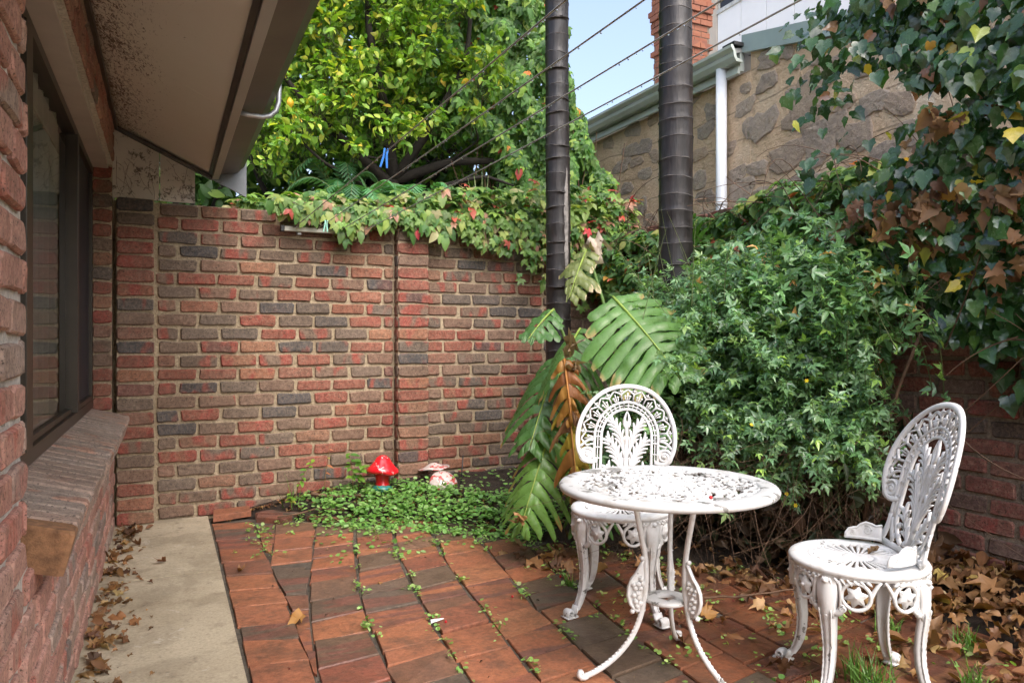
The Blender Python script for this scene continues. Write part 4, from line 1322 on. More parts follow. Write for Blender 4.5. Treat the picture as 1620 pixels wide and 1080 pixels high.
def frames(D, N_):
    D = norm(D)
    Rr = norm(np.cross(D, N_))
    Nn = np.cross(Rr, D)
    return Rr, D, Nn
class Leaves:
    def __init__(s, tpls, mat):
        s.t = tpls; s.mat = mat
        s.P, s.D, s.N, s.S, s.C = [], [], [], [], []
    def add(s, P, D, N_, S, C):
        P = np.atleast_2d(P); n = len(P)
        s.P.append(P); s.D.append(np.broadcast_to(D, (n, 3))); s.N.append(np.broadcast_to(N_, (n, 3)))
        s.S.append(np.broadcast_to(S, (n,))); s.C.append(np.broadcast_to(C, (n, 3)))
    def cat(s):
        return [np.concatenate(a) for a in (s.P, s.D, s.N, s.S, s.C)]
    def build(s, name, parent, single=0, single_name='leaf', pick=None, off=(0, 0, 0)):
        """`single` leaves (the ones with the highest pick score) become objects, the rest one mesh"""
        P, D, N_, S, C = s.cat()
        n = len(P)
        Rr, D, Nn = frames(D, N_)
        P = P - np.asarray(off)
        order = np.arange(n)
        chosen = np.zeros(n, bool)
        if single:
            sc = pick if pick is not None else S
            chosen[np.argsort(-sc)[:single]] = True
        which = rng.integers(0, len(s.t), n)
        Vs, loops, starts, cols, base = [], [], [], [], 0
        for k, (tv, tf) in enumerate(s.t):
            m = (~chosen) & (which == k)
            if not m.any(): continue
            nm, nv = m.sum(), len(tv)
            W = (P[m][:, None] + S[m][:, None, None] * (tv[None, :, 0:1] * Rr[m][:, None] + tv[None, :, 1:2] * D[m][:, None] + tv[None, :, 2:3] * Nn[m][:, None]))
            Vs.append(W.reshape(-1, 3))
            f = np.array([x for q in tf for x in q])
            loops.append(((np.arange(nm) * nv)[:, None] + f[None] + base).ravel())
            cols.append(np.repeat(C[m], nv, 0))
            base += nm * nv
        o = None
        if Vs:
            V = np.vstack(Vs).astype(np.float32); LP = np.concatenate(loops).astype(np.int32); CC = np.vstack(cols)
            me = bpy.data.meshes.new(name)
            nf = len(LP) // 3
            me.vertices.add(len(V)); me.vertices.foreach_set('co', V.ravel())
            me.loops.add(len(LP)); me.loops.foreach_set('vertex_index', LP)
            me.polygons.add(nf); me.polygons.foreach_set('loop_start', np.arange(0, len(LP), 3, dtype=np.int32))
            me.polygons.foreach_set('use_smooth', np.ones(nf, bool))
            at = me.color_attributes.new('col', 'FLOAT_COLOR', 'POINT')
            at.data.foreach_set('color', np.hstack([CC, np.ones((len(CC), 1))]).astype(np.float32).ravel())
            me.update(); me.validate()
            me.materials.append(s.mat)
            o = link(name, me, parent)
            o['kind'] = 'stuff'
        if single:
            mv = []
            for tv, tf in s.t:
                me = bpy.data.meshes.new(single_name)
                me.from_pydata(tv.tolist(), [], tf)
                me.polygons.foreach_set('use_smooth', np.ones(len(tf), bool))
                at = me.color_attributes.new('col', 'FLOAT_COLOR', 'POINT')
                at.data.foreach_set('color', np.ones(len(tv) * 4, np.float32))
                me.materials.append(s.mat); mv.append(me)
            for i in np.where(chosen)[0]:
                q = bpy.data.objects.new(single_name, mv[which[i]])
                COL.objects.link(q); q.parent = parent
                M4 = np.eye(4); M4[:3, 0] = Rr[i] * S[i]; M4[:3, 1] = D[i] * S[i]; M4[:3, 2] = Nn[i] * S[i]; M4[:3, 3] = P[i]
                q.matrix_basis = Matrix(M4.tolist())
                q.color = (*C[i], 1)
        return o
def palette(n, stops, jitter=.25):
    """stops: [(weight, (r,g,b)), ...]"""
    w = np.array([s[0] for s in stops], float); w /= w.sum()
    c = np.array([s[1] for s in stops])[rng.choice(len(stops), n, p=w)]
    return np.clip(c * rng.uniform(1 - jitter, 1 + jitter, (n, 1)) * rng.uniform(.93, 1.07, (n, 3)), 0, 1)
def rnd3(n): return rng.normal(0, 1, (n, 3))
def tubes_from(paths, r0, r1, name, mat, parent, sides=3, off=(0, 0, 0), kind='stuff'):
    """paths: (N, K, 3)"""
    Pt = np.asarray(paths, float) - np.asarray(off)
    N, K = Pt.shape[:2]
    T = norm(np.gradient(Pt, axis=1))
    A = norm(np.cross(T, np.array([.31, .22, .93]))); B = np.cross(A, T)
    rad = np.linspace(1, 0, K)[None, :] * (np.broadcast_to(r0, (N,))[:, None] - np.broadcast_to(r1, (N,))[:, None]) + np.broadcast_to(r1, (N,))[:, None]
    ph = np.arange(sides) * 2 * math.pi / sides
    V = Pt[:, :, None] + rad[:, :, None, None] * (A[:, :, None] * np.cos(ph)[None, None, :, None] + B[:, :, None] * np.sin(ph)[None, None, :, None])
    idx = np.arange(N * K * sides).reshape(N, K, sides)
    a = idx[:, :-1]; b = idx[:, 1:]
    q = np.stack([a, np.roll(a, -1, 2), np.roll(b, -1, 2), b], -1).reshape(-1, 4)
    me = bpy.data.meshes.new(name)
    me.vertices.add(V.size // 3); me.vertices.foreach_set('co', V.astype(np.float32).ravel())
    me.loops.add(q.size); me.loops.foreach_set('vertex_index', q.astype(np.int32).ravel())
    me.polygons.add(len(q)); me.polygons.foreach_set('loop_start', np.arange(0, q.size, 4, dtype=np.int32))
    me.polygons.foreach_set('use_smooth', np.ones(len(q), bool))
    me.update(); me.validate(); me.materials.append(mat)
    o = link(name, me, parent)
    if kind: o['kind'] = kind
    return o
def bezN(P0, P1, P2, K):
    t = np.linspace(0, 1, K)[None, :, None]
    return (1 - t) ** 2 * P0[:, None] + 2 * t * (1 - t) * P1[:, None] + t ** 2 * P2[:, None]
def toward_cam(P):
    """unit vectors from points to the yard (where they are seen from)"""
    return norm(np.array([.6, 0., 1.3]) - P)
def lumps(a, b, seed, k=9):
    r = np.random.default_rng(seed)
    z = 0
    for i in range(k):
        fa, fb = r.uniform(1.5, 9, 2); z = z + np.sin(fa * a + r.uniform(0, 6)) * np.sin(fb * b + r.uniform(0, 6)) / (1 + .25 * i)
    return z / 2.2
UP = np.array([0, 0, 1.])

# ------------------------------------------------------------------ palms
def palm(x, y, r, lean, label, h=5.2, spacing=.112, seed=0):
    r_ = random.Random(seed)
    root = empty('palm_tree', (x, y, 0), 0, label, 'palm', 'palms in the garden bed')
    g, rings = Geo(), Geo()
    z = -.05; prof = []
    zs = np.linspace(-.05, h, 120)
    def cx(z): return lean[0] * z + lean[2] * math.sin(z * 1.3)
    def cy(z): return lean[1] * z
    # sheath scars: each band swells a little towards its lower rim
    rims = []; z = .12
    while z < h:
        rims.append(z); z += spacing * r_.uniform(.80, 1.25)
    rims = np.array(rims)
    zz = []; sw = []
    for i in range(len(rims) - 1):
        a_, b_ = rims[i], rims[i + 1]
        for f, d in ((.0, .0022), (.08, .0014), (.16, .0), (.40, -.0008), (.7, .0), (.92, .0010)):
            zz.append(a_ + (b_ - a_) * f); sw.append(d)
    zz, sw = np.array([-.05] + zz), np.array([0] + sw)
    def rad_at(z): return r * (1.06 - .035 * z + .014 * math.sin(z * 5 + seed) + .008 * math.sin(z * 17))
    def i_of(z): return int(np.searchsorted(rims, z + 1e-6)) * (1.7 + .3 * (seed % 3))
    V = []; ns = 26
    for q, d in zip(zz, sw):
        for k in range(ns):
            a = 2 * math.pi * k / ns
            tl = .016 * math.sin(a + 2.4 * i_of(q)) if q > 0 else 0
            rr = rad_at(q) + d + .0012 * math.sin(9 * a + q * 3)
            V.append((cx(q) + rr * math.cos(a), cy(q) + rr * math.sin(a), q + tl * .5))
    n_ = len(zz)
    g.add(V, [(i * ns + k, i * ns + (k + 1) % ns, (i + 1) * ns + (k + 1) % ns, (i + 1) * ns + k) for i in range(n_ - 1) for k in range(ns)])
    tr = g.build('trunk', M['palm'], root)
    for z in rims[:-1]:
        a = np.linspace(0, 2 * math.pi, 26, endpoint=False)
        wob = .0022 * np.sin(3 * a + z * 7) + .0015 * np.sin(7 * a + z * 31)
        tl = .008 * np.sin(a + 2.4 * i_of(z))
        rr = rad_at(z) + .0008
        P = np.stack([cx(z) + rr * np.cos(a), cy(z) + rr * np.sin(a), z + tl + wob + .002], 1)
        q = Geo(); q.tube(P, .0036 * (1 + .35 * np.sin(5 * a + z * 13)), 5, closed=True); q.build('leaf_scar', M['palm_ring'], tr)
    # crown of fronds above the picture
    for k in range(9):
        a = 2 * math.pi * k / 9 + r_.uniform(-.2, .2); L = 1.9
        t_ = np.linspace(0, 1, 14)
        rr = L * t_ * .8; zz = h + .9 * t_ * (1.15 - 1.1 * t_)
        P = np.stack([cx(h) + rr * math.cos(a), cy(h) + rr * math.sin(a), zz], 1)
        f = Geo(); f.tube(P, np.linspace(.02, .004, 14), 5, col=(.06, .10, .03))
        side = np.array([-math.sin(a), math.cos(a), 0])
        for j in range(2, 14):
            for s in (-1, 1):
                d = side * s * .42 * (1.1 - t_[j]) + np.array([math.cos(a), math.sin(a), 0]) * .16 + np.array([0, 0, -.22])
                w = np.array([math.cos(a), math.sin(a), 0]) * .018
                f.add([P[j] - w, P[j] + w, P[j] + d * .6 + w * .8, P[j] + d, P[j] + d * .6 - w * .8], [(0, 1, 2, 3, 4)], (.045, .085, .02))
        f.build('frond', M['leaf'], root)
    return root, tr
p1, t1_ = palm(2.50, 4.58, .086, (.0, .0, .006), 'slender dark ringed palm trunk nearer the back wall, with a pale scar', 4.7, .105, 3)
p2, t2_ = palm(2.81, 3.66, .104, (.004, .002, .004), 'thick dark ringed palm trunk beside the shrub', 4.9, .112, 8)
g = Geo()
zz = np.linspace(1.52, 2.32, 24)
for zz_ in [zz]:
    rr_s = .0895 * 1.0
    wv = .020 + .006 * np.sin(zz * 13) * np.cos(zz * 31)
    a_mid = math.atan2(-.9, .25)
    V = []
    for i, q in enumerate(zz):
        taper = min(1, 4 * i / 23, 5 * (23 - i) / 23)
        for sg in (-1, -.4, .4, 1):
            aa_ = a_mid + sg * wv[i] / .09 * taper
            rad = .086 * (1.06 - .035 * q + .014 * math.sin(q * 5 + 3) + .008 * math.sin(q * 17)) + (.0085 if abs(sg) < .9 else -.001)
            V.append((.006 * math.sin(q * 1.3) + rad * math.cos(aa_), rad * math.sin(aa_), q))
    g.add(V, [(i * 4 + k, i * 4 + k + 1, i * 4 + 5 + k, i * 4 + 4 + k) for i in range(23) for k in range(3)])
g.build('bark_scar', M['palm_scar'], t1_)

# ------------------------------------------------------------------ lemon tree and thicket behind the wall
def crown_blobs(cs, leaves, stems, per, size, pal, root_pt, outward=.55, bias=None, stemr=.004):
    for (c, rad, n) in cs:
        c = np.array(c); n = int(n * per)
        d = norm(rnd3(n) + toward_cam(c[None]) * .55 + UP * .25)
        rr = rad * rng.uniform(.55, 1.08, n)[:, None]
        P = c + d * rr
        # sprigs: leaves gathered in rosettes of five round a twig end
        k = max(1, n // 5)
        tw = norm(rnd3(k) + toward_cam(c[None]) * .6 + UP * .2)
        tips = c + tw * (rad * rng.uniform(.6, 1.1, (k, 1)))
        idx = rng.integers(0, k, n)
        P = tips[idx] + tw[idx] * rng.uniform(-.10, .03, (n, 1)) + rnd3(n) * .012
        D = norm(tw[idx] * .7 + rnd3(n) * .75 + UP * -.12)
        Nn = norm(UP * .9 + tw[idx] * .5 + rnd3(n) * .45)
        leaves.add(P, D, Nn, size * rng.uniform(.6, 1.2, n), palette(n, pal))
        P0 = np.broadcast_to(c - tw * 0 + rnd3(k) * rad * .15 + np.array([0, .12, -.1]), (k, 3))
        stems.append(bezN(P0, (P0 + tips) / 2 + rnd3(k) * .05, tips, 5))

lem = empty('lemon_tree', (1.5, 6.3, 0), 0, 'yellow-green lemon tree with fruit rising behind the garden wall', 'tree')
lo_ = (1.5, 6.3, 0)
LP_BRIGHT = [(5, (.135, .22, .028)), (5, (.095, .18, .024)), (2.5, (.22, .28, .04)), (1, (.30, .30, .05)), (.25, (.44, .31, .04)), (3, (.06, .135, .022))]
LP_MID = [(5, (.06, .135, .022)), (4, (.085, .17, .026)), (2, (.13, .21, .03)), (3, (.04, .10, .02))]
LP_DARK = [(5, (.028, .066, .016)), (4, (.04, .085, .02)), (2, (.06, .11, .025))]
L1 = Leaves([leaf_tpl('oval', .35, .12), leaf_tpl('oval', .25, .3), leaf_tpl('oval', .5, .05), leaf_tpl('oval', .15, .4)], M['leaf'])
st = []
near = []
r_ = np.random.default_rng(21)
for i in range(40):                       # bright outer foliage, left and along the top
    x = r_.uniform(.45, 1.25); z = r_.uniform(2.35, 4.5); y = r_.uniform(5.75, 6.3)
    near.append(((x, y, z), r_.uniform(.14, .26), r_.uniform(50, 95)))
for i in range(44):
    x = r_.uniform(1.1, 2.7); z = r_.uniform(3.05, 4.7); y = r_.uniform(5.7, 6.5)
    near.append(((x, y, z), r_.uniform(.13, .26), r_.uniform(40, 85)))
for c in ((1.35, 5.62, 3.05), (1.38, 5.6, 3.3), (1.30, 5.62, 2.9), (1.68, 5.6, 2.82), (1.55, 5.62, 2.78), (1.76, 5.6, 2.74), (1.32, 5.6, 2.6), (.95, 5.62, 2.75), (1.05, 5.6, 2.9), (.8, 5.6, 2.6), (2.0, 5.7, 2.95), (2.35, 5.7, 3.0)):
    near.append((c, .12, 34))
crown_blobs(near, L1, st, 1.5, .074, LP_BRIGHT, None)
far = []
for i in range(130):
    x = r_.uniform(.2, 3.3); z = r_.uniform(2.85, 5.0); y = r_.uniform(6.15, 7.2)
    far.append(((x, y, z), r_.uniform(.2, .36), 70))
crown_blobs(far, L1, st, 1.15, .080, LP_MID, None)
P, D, N_, S, C = L1.cat()
sc_ = S * 3 - (P[:, 1] - 5.6) * .3 + rng.uniform(0, .1, len(P)) - 2. * (P[:, 2] > 4.0)
crown = L1.build('crown', lem, 300, 'leaf', sc_, lo_)
tubes_from(np.concatenate(st), .004, .0015, 'twigs', M['green_stem'], lem, 3, lo_)
def limb(name, pts, r0, r1, parent, off, mat=None, sides=8):
    P = np.array(pts, float) - np.asarray(off); n = 22
    t = np.linspace(0, 1, len(P)); t2 = np.linspace(0, 1, n)
    Q = np.stack([np.interp(t2, t, P[:, k]) for k in range(3)], 1)
    for _ in range(3): Q[1:-1] = (Q[:-2] + 2 * Q[1:-1] + Q[2:]) / 4
    g = Geo(); g.tube(Q, np.linspace(r0, r1, n), sides, up=(.3, 1, .2)); return g.build(name, mat or M['bark'], parent)
limb('trunk', [(1.75, 6.6, -.1), (1.72, 6.55, 1.2), (1.78, 6.5, 2.1), (1.85, 6.45, 2.6)], .10, .07, lem, lo_)
for pts, r0, r1 in (([(1.84, 6.45, 2.5), (1.4, 6.2, 2.75), (1.0, 6.0, 3.0), (.7, 5.9, 3.3)], .05, .012), ([(1.85, 6.45, 2.55), (2.3, 6.2, 2.72), (2.7, 6.1, 2.74), (3.1, 6.2, 2.9)], .05, .015), ([(1.85, 6.45, 2.55), (1.7, 6.2, 3.1), (1.5, 6.0, 3.7), (1.5, 5.95, 4.3)], .06, .012),
                    ([(1.85, 6.45, 2.55), (2.1, 6.1, 3.0), (2.35, 5.95, 3.5), (2.4, 5.9, 4.2)], .05, .012), ([(1.75, 6.4, 2.2), (2.15, 6.0, 2.45), (2.5, 5.9, 2.55), (2.8, 5.95, 2.5)], .03, .008), ([(1.75, 6.4, 2.3), (1.45, 6.0, 2.4), (1.1, 5.8, 2.5), (.85, 5.75, 2.7)], .025, .007), ([(1.4, 6.2, 2.75), (1.5, 5.9, 2.6), (1.65, 5.7, 2.55)], .014, .004), ([(2.3, 6.2, 2.72), (2.45, 5.9, 2.85), (2.3, 5.7, 3.0)], .014, .004)):
    limb('branch', pts, r0, r1, lem, lo_)
def lemon_mesh():
    g = Geo(); g.lathe([(0, -.040), (.006, -.037), (.014, -.030), (.024, -.014), (.027, 0), (.024, .014), (.014, .028), (.007, .034), (.003, .040), (0, .041)], 14)
    return g
t = NT('lemon_skin'); oi = t.n('ObjectInfo')
M['lemon'] = t.done(t.bsdf(oi.outputs['Color'], .4, t.bump(t.noise(t.coord(), 200, 2), .3, .002), .5))
for (x, y, z), c in (((.845, 5.72, 2.90), (.72, .42, .03)), ((1.36, 5.62, 3.78), (.42, .50, .08)), ((1.35, 5.5, 3.05), (.20, .34, .06)), ((1.64, 5.55, 3.27), (.22, .36, .06)), ((2.18, 5.7, 4.0), (.62, .22, .05)), ((1.02, 5.62, 2.93), (.40, .42, .06))):
    o = lemon_mesh().build('lemon', M['lemon'], lem, tuple(np.subtract((x, y, z), lo_)), (random.uniform(-.4, .4), random.uniform(-.4, .4), 0))
    o.color = (*c, 1)

# creeper-smothered thicket to the right and the dark trees behind
thk = empty('creeper_thicket', (3.0, 6.2, 0), 0, 'tall mid green mass of creeper behind the wall, beside the slender palm', 'creeper')
to_ = (3.0, 6.2, 0)
Lc = Leaves([leaf_tpl('palm3', .25, .3), leaf_tpl('palm5', .2, .35), leaf_tpl('oval', .2, .3), leaf_tpl('palm3', .4, .2)], M['leaf'])
n = 11500
a = rng.uniform(0, 1, n); b = rng.uniform(0, 1, n)
# a draped surface: x along, z up, standing forward in lumps
xx = 2.25 + a * 1.75
ztop = np.interp(xx, [2.2, 3.0, 3.35, 3.6, 3.85, 4.02], [5.2, 5.0, 4.2, 3.45, 2.75, 2.35])
zlo = np.interp(xx, [2.2, 2.6, 2.8, 3.0, 4], [3.05, 2.95, 2.5, 2.1, 2.0])
zz = zlo + (ztop - zlo) * b
lm = lumps(xx * 1.6, zz * 1.6, 4)
yy = 6.05 + .22 * lm + rng.uniform(-.02, .14, n) + .35 * np.clip(b - .6, 0, 1) + np.clip(xx - 3.6, 0, 1) * .3
nrm = norm(np.stack([-.2 + .35 * np.cos(xx * 7), -np.ones(n), .45 + .3 * np.sin(zz * 6)], 1) + rnd3(n) * .3)
D = norm(np.stack([rng.normal(0, .5, n), np.full(n, -.25), np.full(n, -.9)], 1))
Lc.add(np.stack([xx, yy, zz], 1), D, nrm, rng.uniform(.07, .125, n), palette(n, [(6, (.055, .125, .03)), (5, (.075, .15, .04)), (3, (.10, .19, .04)), (2, (.16, .24, .04)), (.12, (.36, .05, .04)), (.1, (.4, .15, .04)), (3, (.035, .09, .022))]))
P, D_, N_, S, C = Lc.cat()
Lc.build('foliage', thk, 240, 'leaf', S - .6 * np.abs(P[:, 2] - 2.9) * .05 + rng.uniform(0, .02, len(S)) - (P[:, 1] - 6) * .1, to_)
kk = 60
P0 = np.stack([rng.uniform(2.6, 3.8, kk), np.full(kk, 6.35), rng.uniform(.3, 1.5, kk)], 1); P2 = P0 + np.stack([rng.normal(0, .25, kk), rng.uniform(-.3, 0, kk), rng.uniform(1.2, 2.4, kk)], 1)
tubes_from(bezN(P0, (P0 + P2) / 2 + rnd3(kk) * .15, P2, 7), .010, .004, 'stems', M['dry_twig'], thk, 4, to_)

bk = empty('background_tree', (2.0, 8.2, 0), 0, 'dense dark green trees far behind the lemon tree', 'tree')
Lb = Leaves([leaf_tpl('oval', .3, .2), leaf_tpl('oval', .2, .35)], M['leaf'])
n = 24000
xx = rng.uniform(-1.6, 4.3, n); zz = rng.uniform(1.2, 5.6, n)
yy = 7.9 + .35 * lumps(xx * .9, zz * .9, 9) + rng.uniform(-.3, .5, n)
keep = ~((xx > 3.55) & (zz > 2.5 + (4.1 - xx) * 1.9))
xx, yy, zz = xx[keep], yy[keep], zz[keep]; n = len(xx)
Lb.add(np.stack([xx, yy, zz], 1), norm(rnd3(n) + np.array([0, -.3, -.5])), norm(rnd3(n) * .5 + np.array([0, -.8, .6])), rng.uniform(.10, .18, n), palette(n, LP_DARK + [(1.5, (.10, .16, .03))]))
Lb.build('crown', bk, 0, off=(2.0, 8.2, 0))
limb('trunk', [(2.0, 8.4, -.1), (2.1, 8.3, 1.5), (2.0, 8.3, 3.0), (2.2, 8.3, 4.5)], .16, .06, bk, (2, 8.2, 0))
for k in range(14):
    x0 = rng.uniform(0, 3.5)
    limb('branch', [(x0, 8.2, .8), (x0 + rng.normal(0, .3), 7.9, 1.8), (x0 + rng.normal(0, .6), 7.5, 2.8), (x0 + rng.normal(0, .8), 7.3, 3.6)], .05, .012, bk, (2, 8.2, 0), sides=6)

# fern-like fronds and a spiky plant just behind the wall
fern_col = (.045, .12, .05)
def fern(x, y, z, n, label, seed, L=.5):
    r_ = random.Random(seed)
    root = empty('fern', (x, y, z), 0, label, 'fern', 'ferns behind the wall')
    for k in range(n):
        a = R(r_.uniform(150, 390)); ln = L * r_.uniform(.7, 1.1)
        t_ = np.linspace(0, 1, 18)
        h = r_.uniform(.22, .42)
        P = np.stack([ln * t_ * math.cos(a), ln * t_ * math.sin(a) * .5, h * np.sin(t_ * 2.3) * .9 - .12 * t_ ** 2], 1)
        f = Geo(); f.tube(P, np.linspace(.004, .0012, 18), 4, col=(.10, .12, .04))
        T = norm(np.gradient(P, axis=0)); sd = norm(np.cross(T, UP))
        c0 = np.array(fern_col) * r_.uniform(.7, 1.5)
        for j in range(3, 18):
            w = .085 * math.sin(.35 + 2.6 * t_[j]) + .02
            for s in (-1, 1):
                d = sd[j] * s * w + T[j] * w * .55 + np.array([0, 0, -.02 - .2 * w])
                p = P[j]; b = T[j] * .010
                f.add([p - b, p + d * .5 - b * 1.1, p + d, p + d * .5 + b * 1.1, p + b], [(0, 1, 2, 3, 4)], c0 * r_.uniform(.85, 1.15))
        f.build('frond', M['leaf'], root)
fern(1.30, 5.55, 2.02, 16, 'deep green fern fronds left of the blue peg, above the creeper', 2, .62)
fern(1.78, 5.55, 2.02, 16, 'deep green fern fronds right of the blue peg, above the creeper', 5, .62)
fern(1.25, 5.9, 2.2, 7, 'single upright fern in shade under the lemon branches', 9, .4)
sp_root = empty('spiky_plant', (2.42, 5.75, 1.75), 0, 'pale spiky grass-like plant in the dark gap under the tree', 'plant')
for k in range(46):
    a = rng.uniform(0, 2 * math.pi); ln = rng.uniform(.35, .62); tl = rng.uniform(.05, 1.0)
    t_ = np.linspace(0, 1, 7)
    ho_ = np.stack([np.cos(a) * tl * ln * t_ * .8, np.sin(a) * tl * ln * t_ * .5, ln * (t_ * (1.25 - .45 * tl) - .25 * tl * t_ ** 2) + .12], 1)
    g = Geo(); w = .009 * (1 - t_ ** 1.6) + .0006
    sd = np.array([-math.sin(a), math.cos(a), 0])
    if rng.uniform() < .7: sd = np.array([1, .2, 0])
    V = np.vstack([ho_ - sd * w[:, None], ho_ + sd * w[:, None]])
    g.add(V, [(i, i + 1, 8 + i, 7 + i) for i in range(6)], np.array((.17, .22, .10)) * rng.uniform(.6, 1.3))
    g.build('blade', M['leaf'], sp_root)

# ------------------------------------------------------------------ creeper over the back wall
cr = empty('wall_creeper', (2.0, 5.2, 1.98), 0, 'pale green creeper turning pink, trailing along the top of the brick garden wall', 'creeper')
co_ = (2.0, 5.2, 1.98)
CP = [(6, (.105, .17, .038)), (6, (.075, .135, .034)), (2.5, (.16, .205, .052)), (1.5, (.20, .19, .09)), (.8, (.24, .13, .09)), (.35, (.27, .06, .04)), (.2, (.30, .035, .04)), (4, (.045, .10, .026))]
Lw = Leaves([leaf_tpl('palm5', .2, .3), leaf_tpl('palm3', .25, .35), leaf_tpl('palm5', .35, .2), leaf_tpl('oval', .25, .35)], M['leaf'])
n = 2000
xx = rng.uniform(.42, 3.45, n)
front = np.interp(xx, [.4, .6, .8, 1.1, 1.5, 2., 2.6, 3.4], [5.3, 5.16, 5.08, 5.0, 5.0, 4.96, 4.93, 4.95])
yy = front + rng.uniform(0, 1, n) ** 1.3 * .55
crest = np.interp(xx, [.4, .8, 1.2, 1.6, 2.2, 2.6, 3.0, 3.4], [.10, .13, .13, .20, .27, .33, .40, .30])
zz = TOP + rng.uniform(-.02, 1, n) * crest * (1 + .25 * lumps(xx * 3, yy * 4, 2))
D = norm(np.stack([rng.normal(0, .55, n), rng.uniform(-1.1, -.2, n), rng.uniform(-.9, .25, n)], 1))
Nn = norm(np.stack([rng.normal(0, .35, n), rng.uniform(-.9, 0, n), np.full(n, .9)], 1))
Lw.add(np.stack([xx, yy, zz], 1), D, Nn, rng.uniform(.075, .135, n), palette(n, CP))
# fringe hanging over the face of the wall
n = 760
xx = rng.uniform(.62, 3.25, n)
dep = np.interp(xx, [.6, .75, .95, 1.1, 1.35, 1.6, 1.75, 2.0, 2.3, 2.6, 2.9, 3.25], [.05, .12, .10, .18, .12, .12, .16, .20, .24, .30, .36, .38]) * (1 + .35 * np.sin(xx * 19) * np.sin(xx * 7.3))
zz = TOP + .06 - rng.uniform(0, 1, n) ** 1.25 * dep
yy = 5.0 - rng.uniform(0, .07, n)
Lw.add(np.stack([xx, yy, zz], 1), norm(np.stack([rng.normal(0, .45, n), np.full(n, -.35), np.full(n, -.9)], 1)), norm(np.stack([rng.normal(0, .3, n), np.full(n, -.9), np.full(n, .5)], 1)), rng.uniform(.07, .115, n), palette(n, CP))
trail = []
for (x, ln, m) in ((2.33, .36, 9), (2.42, .42, 8), (2.05, .22, 5), (2.58, .45, 8), (1.92, .2, 4), (2.95, .5, 16), (3.05, .62, 18), (2.88, .4, 10), (3.12, .5, 14), (1.12, .16, 5)):
    t_ = np.linspace(0, 1, 8)
    P = np.stack([x + .12 * t_ * rng.normal() + .02 * np.sin(t_ * 6), 4.99 - .05 * np.sin(t_ * 3), TOP + .02 - ln * t_], 1)
    trail.append(P)
    f = rng.uniform(.35, 1.05, m)
    Q = np.stack([np.interp(f, t_, P[:, k]) for k in range(3)], 1) + rnd3(m) * .012
    Lw.add(Q, norm(np.stack([rng.normal(0, .7, m), np.full(m, -.3), np.full(m, -.6)], 1)), norm(np.stack([rng.normal(0, .3, m), np.full(m, -1.), np.full(m, .4)], 1)), rng.uniform(.05, .10, m), palette(m, CP[:3] + CP[6:]))
P, D_, N_, S, C = Lw.cat()
Lw.build('foliage', cr, 300, 'leaf', S - 1.6 * (P[:, 1] - 4.9) * .1 + rng.uniform(0, .02, len(S)), co_)
for k in range(60):
    x = rng.uniform(.7, 3.3); ln = rng.uniform(.1, .35); t_ = np.linspace(0, 1, 8)
    trail.append(np.stack([x + rng.normal(0, .08) * t_ + .015 * np.sin(t_ * 7 + k), 5.02 - .08 * np.sin(t_ * 2.8), TOP + .05 - ln * t_ * (x > 1.6) - .04 * t_], 1))
for k in range(40):
    x = rng.uniform(.6, 3.0); t_ = np.linspace(0, 1, 8)
    trail.append(np.stack([x + rng.uniform(.3, .6) * t_, 5.15 + .06 * np.sin(t_ * 5 + k), TOP + .03 + .07 * np.sin(t_ * 3 + k)], 1))
tubes_from(np.array(trail), .0032, .0012, 'stems', M['dry_twig'], cr, 4, co_)

# ------------------------------------------------------------------ creeper along the side wall
cs_ = empty('side_wall_creeper', (3.3, 3.4, 1.95), 0, 'green creeper with reddish tips along the top of the side wall below the downpipe', 'creeper')
so_ = (3.3, 3.4, 1.95)
Ls = Leaves([leaf_tpl('palm3', .25, .3), leaf_tpl('palm5', .2, .3), leaf_tpl('oval', .25, .3), leaf_tpl('oval', .4, .2)], M['leaf'])
n = 4200
yy = rng.uniform(2.35, 5.0, n); u = rng.uniform(0, 1, n)
top = np.interp(yy, [2.3, 2.8, 3.3, 3.8, 4.3, 5.0], [1.98, 2.0, 1.97, 1.93, 1.90, 1.92]) + .05 * lumps(yy * 3, yy * 2, 5)
# across the top and down the yard side
xx = np.where(u < .35, 3.1 + rng.uniform(0, .5, n), 3.22 - .16 * np.sin(np.clip((u - .35) / .65, 0, 1) * 2.6) - .10 * lumps(yy * 3, u * 5, 3) - rng.uniform(0, .06, n))
zz = np.where(u < .35, top - rng.uniform(0, .06, n), top - (u - .35) / .65 * np.interp(yy, [2.3, 3.3, 4.2, 5], [1.0, .95, .7, .45]))
D = norm(np.stack([rng.uniform(-.9, .1, n), rng.normal(0, .55, n), rng.uniform(-.9, .1, n)], 1))
Nn = norm(np.stack([rng.uniform(-.9, 0, n), rng.normal(0, .35, n) - .25, np.full(n, .85)], 1))
Ls.add(np.stack([xx, yy, zz], 1), D, Nn, rng.uniform(.06, .105, n), palette(n, [(6, (.055, .115, .035)), (5, (.075, .145, .04)), (3, (.12, .19, .045)), (1.2, (.20, .22, .06)), (.5, (.36, .10, .06)), (.25, (.42, .22, .05)), (3, (.035, .08, .028))]))
P, D_, N_, S, C = Ls.cat()
Ls.build('foliage', cs_, 260, 'leaf', S + (3.3 - P[:, 0]) * .05 + rng.uniform(0, .02, len(S)) + (P[:, 2] > 1.6) * .02, so_)
kk = 110
P0 = np.stack([rng.uniform(3.05, 3.3, kk), rng.uniform(2.4, 4.8, kk), rng.uniform(1.5, 2.1, kk)], 1); P2 = P0 + np.stack([rng.uniform(-.3, .05, kk), rng.uniform(-.7, .7, kk), rng.uniform(-.5, .2, kk)], 1)
